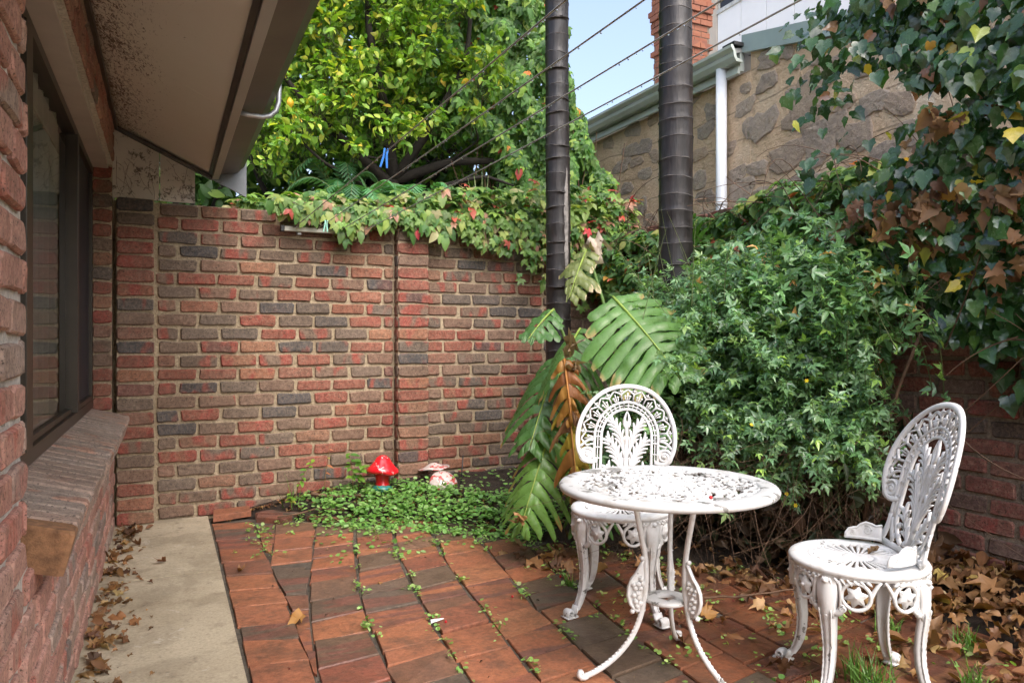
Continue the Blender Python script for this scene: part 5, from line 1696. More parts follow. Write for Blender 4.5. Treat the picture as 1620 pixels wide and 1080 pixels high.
tubes_from(bezN(P0, (P0 + P2) / 2 + np.array([-.08, 0, .1]) + rnd3(kk) * .05, P2, 7), .0035, .0015, 'stems', M['dry_twig'], cs_, 3, so_)

# ------------------------------------------------------------------ ivy, near right
iv = empty('ivy', (3.1, 2.0, 1.9), 0, 'large dark glossy ivy with dead brown and yellow leaves hanging over the side wall', 'ivy')
io_ = (3.1, 2.0, 1.9)
Li = Leaves([leaf_tpl('ivy', .25, .2), leaf_tpl('ivy', .12, .35), leaf_tpl('ivy', .35, .1), leaf_tpl('ivy', -.1, .3)], M['leaf_gloss'])
IP = [(7, (.016, .042, .014)), (6, (.022, .056, .018)), (4, (.032, .075, .022)), (1.5, (.055, .105, .024)), (.12, (.30, .25, .035)), (.12, (.18, .22, .04)), (.5, (.15, .075, .035))]
def ivy_front(y, z):
    """distance of the ivy face from the side wall"""
    f = np.interp(z, [.75, 1.0, 1.25, 1.5, 1.8, 2.1, 2.5, 2.9, 3.4], [.10, .16, .26, .38, .46, .50, .46, .42, .34])
    return RIGHT_X - f * np.interp(y, [1.0, 1.5, 2.2, 2.6, 2.95], [1.15, 1.1, 1.0, .75, .35]) + .09 * lumps(y * 3.2, z * 3.2, 12)
n = 10500
zz = rng.uniform(.80, 3.35, n); yy = rng.uniform(1.0, 2.95, n)
ymax = np.interp(zz, [.8, 1.05, 1.3, 1.6, 1.85, 1.95, 2.1, 2.3, 2.42, 2.6, 3.3], [1.62, 1.92, 2.25, 2.5, 2.45, 2.12, 2.02, 2.12, 2.45, 2.55, 2.6]) + .09 * np.sin(zz * 17) + .08 * np.sin(zz * 29)
ylo = np.interp(zz, [.8, 1.1, 1.2, 3], [1.0, 1.0, .9, .9])
keep = (yy < ymax)
yy, zz = yy[keep], zz[keep]; n = len(yy)
xx = ivy_front(yy, zz) + rng.uniform(-.03, .22, n) ** 1.0
D = norm(np.stack([rng.uniform(-.5, 0, n), rng.normal(0, .5, n), rng.uniform(-1.2, -.3, n)], 1))
Nn = norm(np.stack([np.full(n, -.8), rng.normal(-.25, .4, n), rng.uniform(.1, .9, n)], 1))
Li.add(np.stack([xx, yy, zz], 1), D, Nn, rng.uniform(.038, .085, n), palette(n, IP))
# drape of strands below, over the bricks
for (y0, z0, m, ln) in ((1.86, 1.25, 16, .42), (1.70, 1.15, 14, .36), (1.98, 1.28, 12, .36), (1.58, 1.2, 10, .3), (2.1, 1.3, 9, .25), (1.45, 1.2, 9, .3)):
    f = rng.uniform(0, 1, m)
    Q = np.stack([RIGHT_X - .06 - .14 * (1 - f) + rng.normal(0, .02, m), y0 + rng.normal(0, .05, m) - .05 * f, z0 - ln * f], 1)
    Li.add(Q, norm(np.stack([np.full(m, -.3), rng.normal(0, .6, m), np.full(m, -.8)], 1)), norm(np.stack([np.full(m, -1.), rng.normal(-.3, .3, m), np.full(m, .5)], 1)), rng.uniform(.06, .11, m), palette(m, IP[:4]))
# sprigs reaching out in front of the stone wall
for (y0, z0, m) in ((2.62, 2.28, 26), (2.60, 2.02, 18), (2.74, 2.5, 30), (2.7, 2.72, 34)):
    Q = np.array([2.95, y0, z0]) + rnd3(m) * np.array([.07, .11, .07])
    Li.add(Q, norm(rnd3(m) * .5 + np.array([-.3, .2, -.7])), norm(rnd3(m) * .3 + np.array([-.7, -.4, .5])), rng.uniform(.04, .085, m), palette(m, IP + [(.8, (.20, .20, .035))]))
P, D_, N_, S, C = Li.cat()
Li.build('foliage', iv, 300, 'leaf', S - (P[:, 0] - 2.7) * .16 + rng.uniform(0, .03, len(S)) - (P[:, 2] > 2.75) * .05 - (P[:, 1] < 1.35) * .2, io_)
Ld = Leaves([leaf_tpl('plane', .5, .35), leaf_tpl('plane', -.4, .6), leaf_tpl('ivy', .6, .5)], M['leaf_dry'])
for (y0, z0, m, sp_, pal) in ((2.02, 1.66, 30, .09, 0), (2.28, 1.66, 26, .10, 0), (1.66, 1.68, 26, .08, 0), (1.88, 1.98, 12, .05, 0), (2.12, 1.55, 16, .08, 0), (1.60, 1.45, 14, .08, 0), (1.8, 1.40, 9, .06, 0), (2.42, 1.68, 10, .08, 0), (2.2, 2.55, 5, .1, 0), (1.75, 2.45, 5, .12, 0), (1.66, 1.85, 4, .12, 1), (2.2, 1.5, 3, .14, 1), (1.95, 1.45, 4, .12, 1), (2.1, 2.3, 2, .2, 1), (1.8, 1.75, 3, .1, 1)):
    q = np.stack([np.zeros(m), y0 + rng.normal(0, sp_, m), z0 + rng.normal(0, sp_ * .6, m)], 1)
    q[:, 0] = ivy_front(q[:, 1], q[:, 2]) - rng.uniform(.0, .05, m)
    pl = [(4, (.21, .11, .05)), (3, (.29, .165, .08)), (4, (.13, .065, .032)), (1, (.38, .23, .12))] if not pal else [(3, (.42, .34, .03)), (2, (.30, .30, .045)), (2, (.38, .22, .04))]
    Ld.add(q, norm(rnd3(m) * .6 + np.array([-.2, 0, -.9])), norm(rnd3(m) * .5 + np.array([-.9, -.3, .2])), rng.uniform(.04, .085, m), palette(m, pl))
Ld.build('dead_leaves', iv, 200, 'dead_leaf', None, io_)
kk = 50
P0 = np.stack([rng.uniform(3.0, 3.25, kk), rng.uniform(1.4, 2.8, kk), rng.uniform(.7, 1.6, kk)], 1); P2 = P0 + np.stack([rng.uniform(-.25, 0, kk), rng.normal(0, .3, kk), rng.uniform(-.3, .8, kk)], 1)
tubes_from(bezN(P0, (P0 + P2) / 2 + rnd3(kk) * .1, P2, 8), .004, .0015, 'stems', M['dry_twig'], iv, 4, io_)

# ------------------------------------------------------------------ jasmine-like shrub in the middle
sh = empty('shrub', (2.75, 3.0, .1), 0, 'bushy green shrub of fine leaves with a few yellow flowers behind the table', 'shrub')
sho = (2.75, 3.0, .1)
Lj = Leaves([leaf_tpl('tri', .3, .2), leaf_tpl('tri', .15, .4), leaf_tpl('tri', .5, .1)], M['leaf_shrub'])
NS = 1350
# targets on a mound leaning on the side wall
s_ = rng.uniform(0, 1, NS); v_ = rng.uniform(0, 1, NS) ** .9
ax = 2.08 + .68 * s_; ay = 3.24 - 1.04 * s_          # front line of the mound on the ground plan
bx = 3.02 + 0 * s_; by = 4.25 - 1.6 * s_             # rear line along the wall
depth = np.clip(np.sin(v_ * math.pi / 2) ** 1.0, 0, 1)
tx_ = ax + (bx - ax) * (1 - np.cos(v_ * math.pi / 2)); ty_ = ay + (by - ay) * (1 - np.cos(v_ * math.pi / 2))
hz = .50 + .08 * np.sin(s_ * 23) * (1 - v_) + np.interp(s_, [0, .25, .6, 1], [.86, 1.08, 1.05, .95]) * np.sin(v_ * math.pi / 2)
lm = lumps(s_ * 5, v_ * 5, 31)
nr_ = norm(np.stack([-.62 + 0 * s_, -.62 + 0 * s_, .25 + .8 * v_], 1))
Tg = np.stack([tx_, ty_, hz], 1) + nr_ * (.17 * lm + rng.uniform(-.16, .07, NS) + .16 * (rng.uniform(0, 1, NS) > .9))[:, None]
Rt = np.stack([2.95 + rng.normal(0, .1, NS), by * .6 + ay * .4 + rng.normal(0, .15, NS), rng.uniform(.25, .7, NS)], 1)
mid = (Rt + Tg) / 2 + UP * .18 + rnd3(NS) * .08
K = 12
paths = bezN(Rt, mid, Tg + np.array([-.03, -.03, -.05]) + rnd3(NS) * .04, K)
nodes = 11
tt = np.linspace(.52, 1.0, nodes)
for q in range(nodes):
    i0 = tt[q] * (K - 1); i = np.minimum(int(i0), K - 2); f = i0 - i
    Pn = paths[:, i] * (1 - f) + paths[:, i + 1] * f
    Tn = norm(paths[:, i + 1] - paths[:, i])
    a = rng.uniform(0, 2 * math.pi, NS)
    for s in (0, math.pi):
        side = norm(np.cross(Tn, UP + .01)); b2 = np.cross(side, Tn)
        dd = side * np.cos(a + s)[:, None] + b2 * np.sin(a + s)[:, None]
        D = norm(dd * .8 + Tn * .7 + rnd3(NS) * .15 + np.array([0, 0, -.1]))
        Nn = norm(UP * .8 + nr_ * .5 + rnd3(NS) * .35)
        Lj.add(Pn + rnd3(NS) * .008, D, Nn, rng.uniform(.028, .062, NS), palette(NS, [(6, (.058, .108, .050)), (5, (.074, .132, .058)), (3, (.040, .080, .040)), (2, (.10, .165, .055)), (.8, (.14, .225, .048))]))
# looser sprays sprawling over the wall side and out of the mound
N2 = 210
s2 = rng.uniform(0, 1, N2); e2 = rng.uniform(0, 1, N2)
T2 = np.stack([2.55 + .55 * e2 + rng.normal(0, .08, N2), 3.15 - .95 * s2 + rng.normal(0, .1, N2), 1.30 + .38 * e2 + rng.normal(0, .10, N2)], 1)
R2 = T2 + np.stack([rng.uniform(.1, .35, N2), rng.uniform(-.1, .35, N2), -rng.uniform(.2, .5, N2)], 1)
pt2 = bezN(R2, (R2 + T2) / 2 + UP * .12 + rnd3(N2) * .06, T2, 9)
for q in range(9):
    Pn = pt2[:, q]; Tn = norm(pt2[:, min(q + 1, 8)] - pt2[:, max(q - 1, 0)])
    for s in (0, 1):
        D = norm(rnd3(N2) * .8 + Tn * .6 + np.array([-.2, -.2, 0]))
        Lj.add(Pn + rnd3(N2) * .015, D, norm(UP * .8 + np.array([-.4, -.4, 0]) + rnd3(N2) * .35), rng.uniform(.035, .085, N2), palette(N2, [(5, (.05, .105, .042)), (4, (.068, .13, .045)), (2, (.10, .165, .045)), (2, (.035, .075, .03)), (.15, (.26, .14, .05))]))
# small low wisps
P, D_, N_, S, C = Lj.cat()
out = (P[:, 0] - 2.75) * -.62 + (P[:, 1] - 3.0) * -.62 + .3 * P[:, 2]
Lj.build('foliage', sh, 300, 'leaf', S + out * .02 + rng.uniform(0, .012, len(S)), sho)
tubes_from(paths, .0032, .0012, 'stems', M['green_stem'], sh, 3, sho)
tubes_from(pt2, .0030, .0012, 'sprawling_stems', M['green_stem'], sh, 3, sho)
# tall wiry shoots
kk = 26
P0 = np.stack([rng.uniform(2.2, 2.9, kk), rng.uniform(2.7, 3.4, kk), rng.uniform(1.0, 1.35, kk)], 1); P2 = P0 + np.stack([rng.normal(-.06, .12, kk), rng.normal(0, .12, kk), rng.uniform(.2, .5, kk)], 1)
pth = bezN(P0, (P0 + P2) / 2 + rnd3(kk) * .03, P2, 8)
tubes_from(pth, .0024, .001, 'shoots', M['green_stem'], sh, 3, sho)
# yellow flowers
for k in range(10):
    s0, v0 = rng.uniform(0, 1), rng.uniform(.05, .8)
    i = int(rng.integers(0, NS))
    p = paths[i, -1] + nr_[i] * .03
    g = Geo()
    for j in range(6):
        a = j * math.pi / 3; u = np.array([math.cos(a), math.sin(a)])
        ex_ = norm(np.cross(nr_[i], UP)); ey_ = np.cross(nr_[i], ex_)
        d = ex_ * u[0] + ey_ * u[1]; w = ex_ * -u[1] + ey_ * u[0]
        g.add([np.zeros(3), d * .006 + w * .0035, d * .011 + nr_[i] * .002, d * .006 - w * .0035], [(0, 1, 2, 3)], (.75, .52, .02))
    g.build('flower', M['leaf'], sh, tuple(p - np.array(sho)))
# dry stems and straw hanging in the hollow under the shrub
kk = 420
s2 = rng.uniform(0, 1, kk)
P0 = np.stack([2.15 + .75 * s2 + rng.normal(0, .12, kk), 3.2 - 1.0 * s2 + rng.normal(.2, .12, kk), rng.uniform(.4, .75, kk)], 1)
P2 = P0 + np.stack([rng.normal(-.05, .28, kk), rng.normal(-.05, .24, kk), -rng.uniform(.1, .55, kk)], 1); P2[:, 2] = np.maximum(P2[:, 2], .03)
tubes_from(bezN(P0, (P0 + P2) / 2 + rnd3(kk) * .14 + np.array([-.06, -.06, .05]), P2, 7), .0013, .0007, 'dry_stems', M['dry_twig'], sh, 3, sho)
# thick tangle of dead leaves inside the hollow
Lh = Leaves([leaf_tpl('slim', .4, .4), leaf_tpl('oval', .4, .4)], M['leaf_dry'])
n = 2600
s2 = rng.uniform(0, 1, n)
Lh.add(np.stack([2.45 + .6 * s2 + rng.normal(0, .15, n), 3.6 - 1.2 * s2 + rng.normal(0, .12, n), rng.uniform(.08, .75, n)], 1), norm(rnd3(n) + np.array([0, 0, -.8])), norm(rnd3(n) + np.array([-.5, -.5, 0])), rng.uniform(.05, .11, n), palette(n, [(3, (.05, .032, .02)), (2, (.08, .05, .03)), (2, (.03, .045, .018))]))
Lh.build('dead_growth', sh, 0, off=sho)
# leaning dead cane
g = Geo(); g.tube([(2.93, 2.42, .25), (2.95, 2.36, .6), (2.99, 2.26, .95), (3.03, 2.2, 1.15)], [.010, .009, .008, .007], 6)
tag(g.build('dead_cane', M['dry_twig']), 'bare brown dead cane leaning in the gap between shrub and ivy', 'branch')

# ------------------------------------------------------------------ split-leaf plant
mo = empty('monstera', (2.15, 3.45, .1), 0, 'split-leaf monstera with big torn green leaves and one dying orange leaf', 'plant')
moo = np.array((2.15, 3.45, .1))
def monstera_leaf(base, tip, nrm_, width, col, droop=.25, nf=8, cup=.0, tear=0., name='leaf', rib=(.20, .26, .06), mat='leaf_big', edge=None, seed=0, stalk=None, split=(.05, .20, .50), holes=1., hang=.0, cols=None):
    """leaf built finger by finger along a midrib from base to tip"""
    r = np.random.default_rng(seed)
    base, tip = np.array(base, float), np.array(tip, float)
    ax = tip - base; L = np.linalg.norm(ax); ax /= L
    nrm_ = norm(np.array(nrm_, float)); sd = norm(np.cross(ax, nrm_)); nn = np.cross(sd, ax)
    def pt(a, b, bow):
        # a along 0..1, b across -1..1 (metres already), bow downwards with distance
        sag = -droop * (b / width) ** 2 * width * .9 - .10 * L * a * a * (1 + droop)
        q = base + ax * (a * L) + sd * b + nn * (sag * .55 + cup * abs(b)) + UP * (sag * .45) + nn * bow
        return q
    g = Geo()
    hw = lambda a: width * (np.sin(np.clip(a * .93 + .07, 0, 1) * math.pi) ** .62) * (1.12 - .35 * a)
    cuts = np.linspace(-.02, 1.0, nf + 1)
    for s in (1, -1):
        for k in range(nf):
            a0, a1 = cuts[k], cuts[k + 1]
            am = (a0 + a1) / 2
            ln = hw(am) * r.uniform(.88, 1.08)
            if r.uniform() < tear: ln *= r.uniform(.4, .75)
            m = 14
            t = np.linspace(0, 1, m)
            sweep = (am - .30) * .45 + .12      # fingers lean to the tip
            cen = am + sweep * t ** 1.2 * (ln / L)
            lens = holes * (.30 if (k + (s > 0)) % 2 else .16) * np.exp(-((t - r.uniform(.22, .36)) / .10) ** 2)
            gap = np.clip((t - r.uniform(split[2], split[2] + .16)) / .4, 0, 1) * r.uniform(split[0], split[1])
            half = (a1 - a0) / 2 * (1 - gap - lens) * np.sqrt(np.clip((1.03 - t) / .16, 0, 1)) * (1 + .12 * t)
            wav = r.normal(0, .006, m).cumsum() * .6
            A = [pt(cen[i] - half[i], s * (t[i] * ln + .002), wav[i] - .012 * math.sin(t[i] * 3)) for i in range(m)]
            Bm = [pt(cen[i], s * (t[i] * ln + .002), wav[i] + .010 * min(1, t[i] * 4)) for i in range(m)]
            Cc = [pt(cen[i] + half[i], s * (t[i] * ln + .002), wav[i] - .012 * math.sin(t[i] * 3)) for i in range(m)]
            V = np.array(A + Bm + Cc)
            V -= UP * (hang * ln * np.tile(t ** 2, 3))[:, None]
            c0 = (np.array(col) if cols is None else np.array(cols[int(r.integers(0, len(cols)))])) * r.uniform(.85, 1.15)
            CV = np.tile(c0, (3 * m, 1))
            if edge is not None and r.uniform() < .65:
                for z in (m - 1, 2 * m - 1, 3 * m - 1): CV[z] = edge
                if r.uniform() < .5: CV[[m - 2, m - 3, 3 * m - 2, 3 * m - 3]] = edge
            F = []
            for i in range(m - 1):
                F.append((i, i + 1, m + i + 1, m + i) if s > 0 else (i, m + i, m + i + 1, i + 1))
                F.append((m + i, m + i + 1, 2 * m + i + 1, 2 * m + i) if s > 0 else (m + i, 2 * m + i, 2 * m + i + 1, m + i + 1))
            k0 = g.n
            g.add(V - moo, F); g.c.append(CV)
    lf = g.build(name, M[mat], mo)
    h = Geo()
    a_ = np.linspace(-.02, .97, 14)
    h.tube([pt(q, 0, .006) - moo for q in a_], np.linspace(.0075, .002, 14), 5, col=rib)
    h.build('midrib', M['leaf'], lf)
    if stalk is not None:
        q = Geo(); st_ = np.array(stalk, float); c_ = (st_ + base) / 2 + np.array([0, 0, .22])
        q.tube(bezN(st_[None], c_[None], base[None], 12)[0] - moo, np.linspace(.013, .008, 12), 7, col=(.10, .17, .05))
        q.build('stalk', M['leaf'], mo)
    return lf
ST = (2.35, 3.7, .2)
G1, G2, G3 = (.06, .125, .032), (.042, .095, .025), (.085, .165, .036)
OC = (.30, .15, .06)
monstera_leaf((2.14, 3.30, 1.34), (2.25, 2.86, .98), (-.40, -.55, .70), .33, (.066, .14, .034), .42, 10, edge=(.28, .2, .09), seed=1, stalk=ST)
monstera_leaf((2.50, 3.30, 1.22), (2.68, 3.02, .90), (-.4, -.5, .75), .25, G3, .35, 8, edge=(.32, .2, .1), tear=.2, seed=2, stalk=ST)
monstera_leaf((2.12, 3.62, 1.18), (1.80, 3.34, .98), (-.35, -.1, .9), .26, G1, .95, 9, edge=OC, seed=3, stalk=ST, split=(.22, .5, .26), holes=.4, hang=.55)
monstera_leaf((2.02, 3.66, 1.04), (1.66, 3.36, .64), (-.55, -.55, .5), .25, G2, .5, 9, edge=OC, tear=.1, seed=4, stalk=ST, split=(.22, .5, .26), holes=.4, hang=.55)
monstera_leaf((1.83, 3.26, .88), (1.80, 3.08, .40), (-.35, -.85, .25), .11, (.30, .22, .03), .9, 7, tear=.35, edge=(.30, .15, .05), seed=5, name='dying_leaf', rib=(.3, .16, .05), mat='leaf_dry', stalk=ST, split=(.35, .65, .12), holes=.2, hang=.7, cols=[(.34, .25, .03), (.26, .24, .035), (.27, .12, .025), (.15, .075, .03), (.36, .20, .03)])
monstera_leaf((1.82, 3.26, 1.02), (1.79, 3.14, .74), (-.65, -.7, .2), .11, (.27, .10, .02), .8, 5, tear=.3, edge=(.24, .13, .06), seed=6, name='dying_leaf', rib=(.3, .14, .04), mat='leaf_dry', split=(.25, .5, .2), holes=.2, hang=.5, cols=[(.27, .10, .02), (.20, .075, .02), (.30, .15, .03), (.14, .07, .03)])
monstera_leaf((1.85, 3.22, .74), (1.86, 3.10, .28), (-.15, -.95, .2), .08, (.26, .26, .035), 1.0, 6, tear=.3, edge=(.33, .17, .04), seed=21, name='dying_leaf', rib=(.3, .2, .05), mat='leaf_dry', split=(.35, .65, .1), holes=.1, hang=.6, cols=[(.34, .25, .03), (.26, .24, .035), (.27, .12, .025), (.15, .075, .03), (.36, .20, .03)])
monstera_leaf((1.86, 3.46, .66), (1.56, 3.26, .24), (-.5, -.6, .6), .19, G3, .6, 9, edge=(.25, .12, .05), seed=7, stalk=ST, split=(.22, .5, .26), holes=.4, hang=.55)
monstera_leaf((2.0, 3.35, .62), (1.92, 3.12, .18), (-.5, -.8, .4), .16, G2, .7, 8, seed=8, stalk=ST, split=(.22, .5, .26), holes=.4, hang=.55)
monstera_leaf((2.12, 3.30, .86), (2.10, 3.08, .42), (-.4, -.8, .4), .20, (.035, .075, .033), .6, 8, seed=9, stalk=ST, split=(.22, .5, .26), holes=.4, hang=.55)
monstera_leaf((2.10, 3.9, 1.30), (1.85, 3.75, 1.16), (-.2, -.3, .9), .12, G2, .5, 6, seed=10, stalk=ST)
monstera_leaf((2.40, 4.02, 1.68), (2.18, 3.86, 1.42), (-.5, -.5, .6), .15, (.10, .12, .035), .7, 7, edge=(.45, .36, .24), tear=.3, seed=11, stalk=(2.55, 3.75, .6))
monstera_leaf((2.92, 3.42, 1.55), (2.78, 3.05, 1.28), (-.1, -.55, .85), .22, (.075, .115, .06), .45, 8, edge=(.5, .36, .24), seed=12, stalk=(2.75, 3.6, .5))
# papery remains of a withered leaf
def crumple(c, r0, col, seed, name):
    r = np.random.default_rng(seed)
    g = Geo(); n = 9
    for k in range(6):
        ctr = r.normal(0, r0 * .35, 3)
        a = np.linspace(0, 2 * math.pi, n, endpoint=False)
        e1, e2 = norm(r.normal(0, 1, 3)), norm(r.normal(0, 1, 3))
        ring = ctr + r0 * (np.cos(a)[:, None] * e1 * r.uniform(.5, 1.1, (n, 1)) + np.sin(a)[:, None] * e2 * r.uniform(.4, .9, (n, 1))) + r.normal(0, r0 * .15, (n, 3))
        g.add(np.vstack([ring, ctr + r.normal(0, r0 * .3, 3)]), [(n, i, (i + 1) % n) for i in range(n)], np.array(col) * r.uniform(.75, 1.2))
    return g.build(name, M['leaf_dry'], mo, tuple(np.array(c) - moo))
crumple((1.84, 3.26, 1.10), .055, (.30, .22, .15), 3, 'withered_leaf')
crumple((1.86, 3.22, 1.0), .04, (.26, .18, .11), 5, 'withered_leaf')
crumple((2.46, 4.0, 1.72), .07, (.48, .40, .32), 9, 'withered_leaf')
crumple((1.56, 3.25, .24), .035, (.28, .15, .06), 12, 'withered_leaf')

# fan palm leaf behind the thick trunk
fp = empty('fan_palm', (3.05, 3.95, .2), 0, 'dark green fan palm leaf just right of the thick palm trunk', 'plant')
c0 = np.array((3.02, 3.85, 1.62))
g = Geo(); g.tube(bezN(np.array([[3.1, 4.1, .2]]), np.array([[3.15, 4.0, 1.1]]), c0[None], 10)[0] - np.array((3.05, 3.95, .2)), .008, 6, col=(.07, .12, .03)); g.build('stalk', M['leaf'], fp)
for k in range(22):
    a = R(-125 + k * 11.5)
    d = norm(np.array([math.sin(a) * .75, -.45, math.cos(a) * .8])); w = norm(np.cross(d, np.array([-.4, -.8, .4])))
    ln = .36 * rng.uniform(.85, 1.1)
    t_ = np.linspace(0, 1, 7)[:, None]
    P = c0 + d * ln * t_ + np.array([0, 0, -.09]) * t_ ** 2
    wd = (.017 * np.sin(np.clip(t_ * 2.6 + .35, 0, math.pi)) + .001)
    fold = np.array([-.3, -.6, .5]) * .006
    g = Geo(); V = np.vstack([P - w * wd + fold, P, P + w * wd + fold]) - np.array((3.05, 3.95, .2))
    g.add(V, [(i, i + 1, 8 + i, 7 + i) for i in range(6)] + [(7 + i, 8 + i, 15 + i, 14 + i) for i in range(6)], np.array((.05, .12, .02)) * rng.uniform(.7, 1.3))
    g.build('leaflet', M['leaf_gloss'], fp)

# ------------------------------------------------------------------ ground cover and weeds
Lg = Leaves([leaf_tpl('round', .1, .1), leaf_tpl('round', .2, .2)], M['leaf'])
n = 13000
gx = rng.uniform(.75, 2.3, n); gy = rng.uniform(3.7, 5.0, n)
e = gy - bed_edge(gx)
den = np.clip(1.15 - np.abs((gx - 1.58) / .80) ** 2.6, 0, 1) * np.clip(1.25 - np.abs((e - .25) / .42) ** 2.5, .0, 1) + .04
den *= np.clip(.75 + .6 * lumps(gx * 4, gy * 4, 6), .1, 1)
k_ = rng.uniform(0, 1, n) < den
gx, gy = gx[k_], gy[k_]; n = len(gx)
gz_ = ground_z(gx, gy) + rng.uniform(.008, .055, n) * np.clip((gy - bed_edge(gx)) / .15 + .4, .3, 1)
Lg.add(np.stack([gx, gy, gz_], 1), norm(rnd3(n) * np.array([1, 1, .2])), norm(UP + rnd3(n) * .3 + np.array([-.1, -.25, 0])), rng.uniform(.014, .032, n), palette(n, [(5, (.10, .20, .05)), (4, (.13, .245, .065)), (2, (.07, .145, .04)), (1, (.18, .27, .11))]))
tag(Lg.build('ground_cover', None), 'bright green low ground cover spreading over the bed by the mushrooms', 'ground cover', kind='stuff')
# seedlings in the paving joints
Lq = Leaves([leaf_tpl('round', .1, .1), leaf_tpl('oval', .2, .2)], M['leaf'])
spots = []
for jn in (jD, jF1, jF, jG, jH):
    for k in range(20):
        y = rng.uniform(1.75, 4.1); spots.append((float(jn(y)) + rng.normal(0, .01), y))
for k in range(120):
    spots.append((rng.uniform(1.5, 2.6), rng.uniform(1.55, 3.3)))
for k in range(70):
    x = rng.uniform(.6, 2.1); spots.append((x, float(bed_edge(x)) - abs(rng.normal(0, .16))))
for k in range(26):
    spots.append((float(jA(3.5)) + rng.normal(0.03, .05), rng.uniform(4.0, 4.75)))
for (x, y) in spots:
    m = int(rng.integers(3, 10)); q = np.stack([x + rng.normal(0, .014, m), y + rng.normal(0, .016, m), rng.uniform(.006, .026, m)], 1)
    Lq.add(q, norm(rnd3(m) * np.array([1, 1, .3])), norm(UP + rnd3(m) * .35), rng.uniform(.010, .024, m), palette(m, [(4, (.16, .26, .07)), (3, (.10, .20, .05)), (2, (.24, .32, .13))]))
tag(Lq.build('seedlings', None), 'tiny pale green weed seedlings growing in the paving joints', 'weeds', kind='stuff')

def grass_tuft(x, y, n, h, label, seed):
    r = np.random.default_rng(seed)
    g = Geo()
    for k in range(n):
        a = r.uniform(0, 2 * math.pi); l = h * r.uniform(.45, 1.1); tl = r.uniform(.1, .8)
        t_ = np.linspace(0, 1, 6)
        P = np.stack([r.normal(0, .025) + math.cos(a) * tl * l * t_ ** 1.7, r.normal(0, .025) + math.sin(a) * tl * l * t_ ** 1.7, l * (t_ - .35 * tl * t_ ** 2)], 1)
        sd = np.array([-math.sin(a), math.cos(a), 0]) if r.uniform() < .5 else np.array([.9, -.4, 0])
        w = .0032 * (1 - t_ ** 1.5)[:, None] + .0002
        g.add(np.vstack([P - sd * w, P + sd * w]), [(i, i + 1, 7 + i, 6 + i) for i in range(5)], np.array((.055, .115, .022)) * r.uniform(.6, 1.6))
    o = g.build('grass_tuft', M['leaf'], None, (x, y, float(ground_z(x, y)) - .002)); return tag(o, label, 'grass', 'grass tufts')
grass_tuft(2.0, 1.60, 60, .17, 'green grass tuft between the front legs of the right-hand chair', 1)
grass_tuft(2.08, 1.72, 34, .14, 'grass tuft under the seat of the right-hand chair', 2)
grass_tuft(2.62, 1.72, 30, .12, 'short grass tuft growing through the brown leaf drift', 3)
grass_tuft(1.80, 1.62, 22, .10, 'thin grass tuft at the table side of the right-hand chair', 4)
grass_tuft(2.35, 1.52, 26, .12, 'grass tuft at the bottom edge right of the chair legs', 5)
grass_tuft(2.52, 1.95, 20, .10, 'small grass tuft beside the back of the right-hand chair', 6)
grass_tuft(1.68, 2.95, 22, .07, 'low grass tuft under the chair behind the table', 7)
grass_tuft(.74, 4.93, 5, .24, 'few tall grass blades against the brick wall at left', 8)

# ------------------------------------------------------------------ fallen leaves
dry_tp = [leaf_tpl('plane', .45, .25), leaf_tpl('plane', -.35, .45), leaf_tpl('plane', .2, -.3), leaf_tpl('plane', .65, .1), leaf_tpl('oval', .9, -.25), leaf_tpl('plane', -.2, .15), leaf_tpl('plane', .31, .52), leaf_tpl('plane', -.11, -.22), leaf_tpl('oval', 1.4, .5), leaf_tpl('plane', .77, -.4)]
dry_me = []
for tv, tf in dry_tp:
    me = bpy.data.meshes.new('fallen_leaf'); me.from_pydata((tv - np.array([0, .4, 0])).tolist(), [], tf)
    me.polygons.foreach_set('use_smooth', np.ones(len(tf), bool))
    at = me.color_attributes.new('col', 'FLOAT_COLOR', 'POINT'); at.data.foreach_set('color', np.ones(len(tv) * 4, np.float32))
    me.materials.append(M['leaf_dry']); dry_me.append(me)
DRY = [(4, (.25, .125, .05)), (3, (.33, .19, .085)), (4, (.16, .075, .035)), (1.5, (.42, .27, .13)), (.4, (.48, .34, .10)), (1.6, (.09, .045, .026))]
def fallen(x, y, s, label, group, z=None, col=None, tilt=.35):
    me = dry_me[int(rng.integers(0, len(dry_me)))]
    o = link('fallen_leaf', me, None, (x, y, (float(ground_z(x, y)) if z is None else z) + s * .16), (rng.normal(0, tilt), rng.normal(0, tilt), rng.uniform(0, 6.3)))
    o.scale = (s, s, s)
    cc = palette(1, DRY)[0] if col is None else np.array(col)
    o.color = (*cc, 1)
    if group:
        lum = cc[0]
        tone = 'very dark brown' if lum < .14 else 'dark brown' if lum < .2 else 'mid brown' if lum < .28 else 'orange-brown' if lum < .36 and cc[1] < .5 * cc[0] else 'tan' if lum < .42 else 'yellow-tan'
        size = 'small' if s < .06 else 'large' if s > .09 else 'medium'
        if 'drift' in group: place = 'against the side wall' if x > 3.0 else 'mid drift' if x > 2.65 else 'at the drift edge'; place += ' behind the chair' if y > 1.9 else ' beside the chair' if y > 1.5 else ' before the chair'
        elif 'house' in group: place = 'against the house wall ' + ('near the corner pier' if y > 4.6 else 'beyond the slab joint' if y > 3.87 else 'before the slab joint' if y > 3.3 else 'below the sill end' if y > 2.8 else 'at the near end')
        else: place = 'under the shrub ' + ('beside the far chair' if x < 2.0 else 'behind the table' if x < 2.4 else 'near the right-hand chair')
        shape = 'rolled' if me in (dry_me[4], dry_me[8]) else 'curled' if me in (dry_me[1], dry_me[6], dry_me[9]) else 'lobed' if me in (dry_me[0], dry_me[3]) else 'flat'
        label = f'{size} {tone} {shape} leaf {place}'
    return tag(o, label, 'leaf', group)
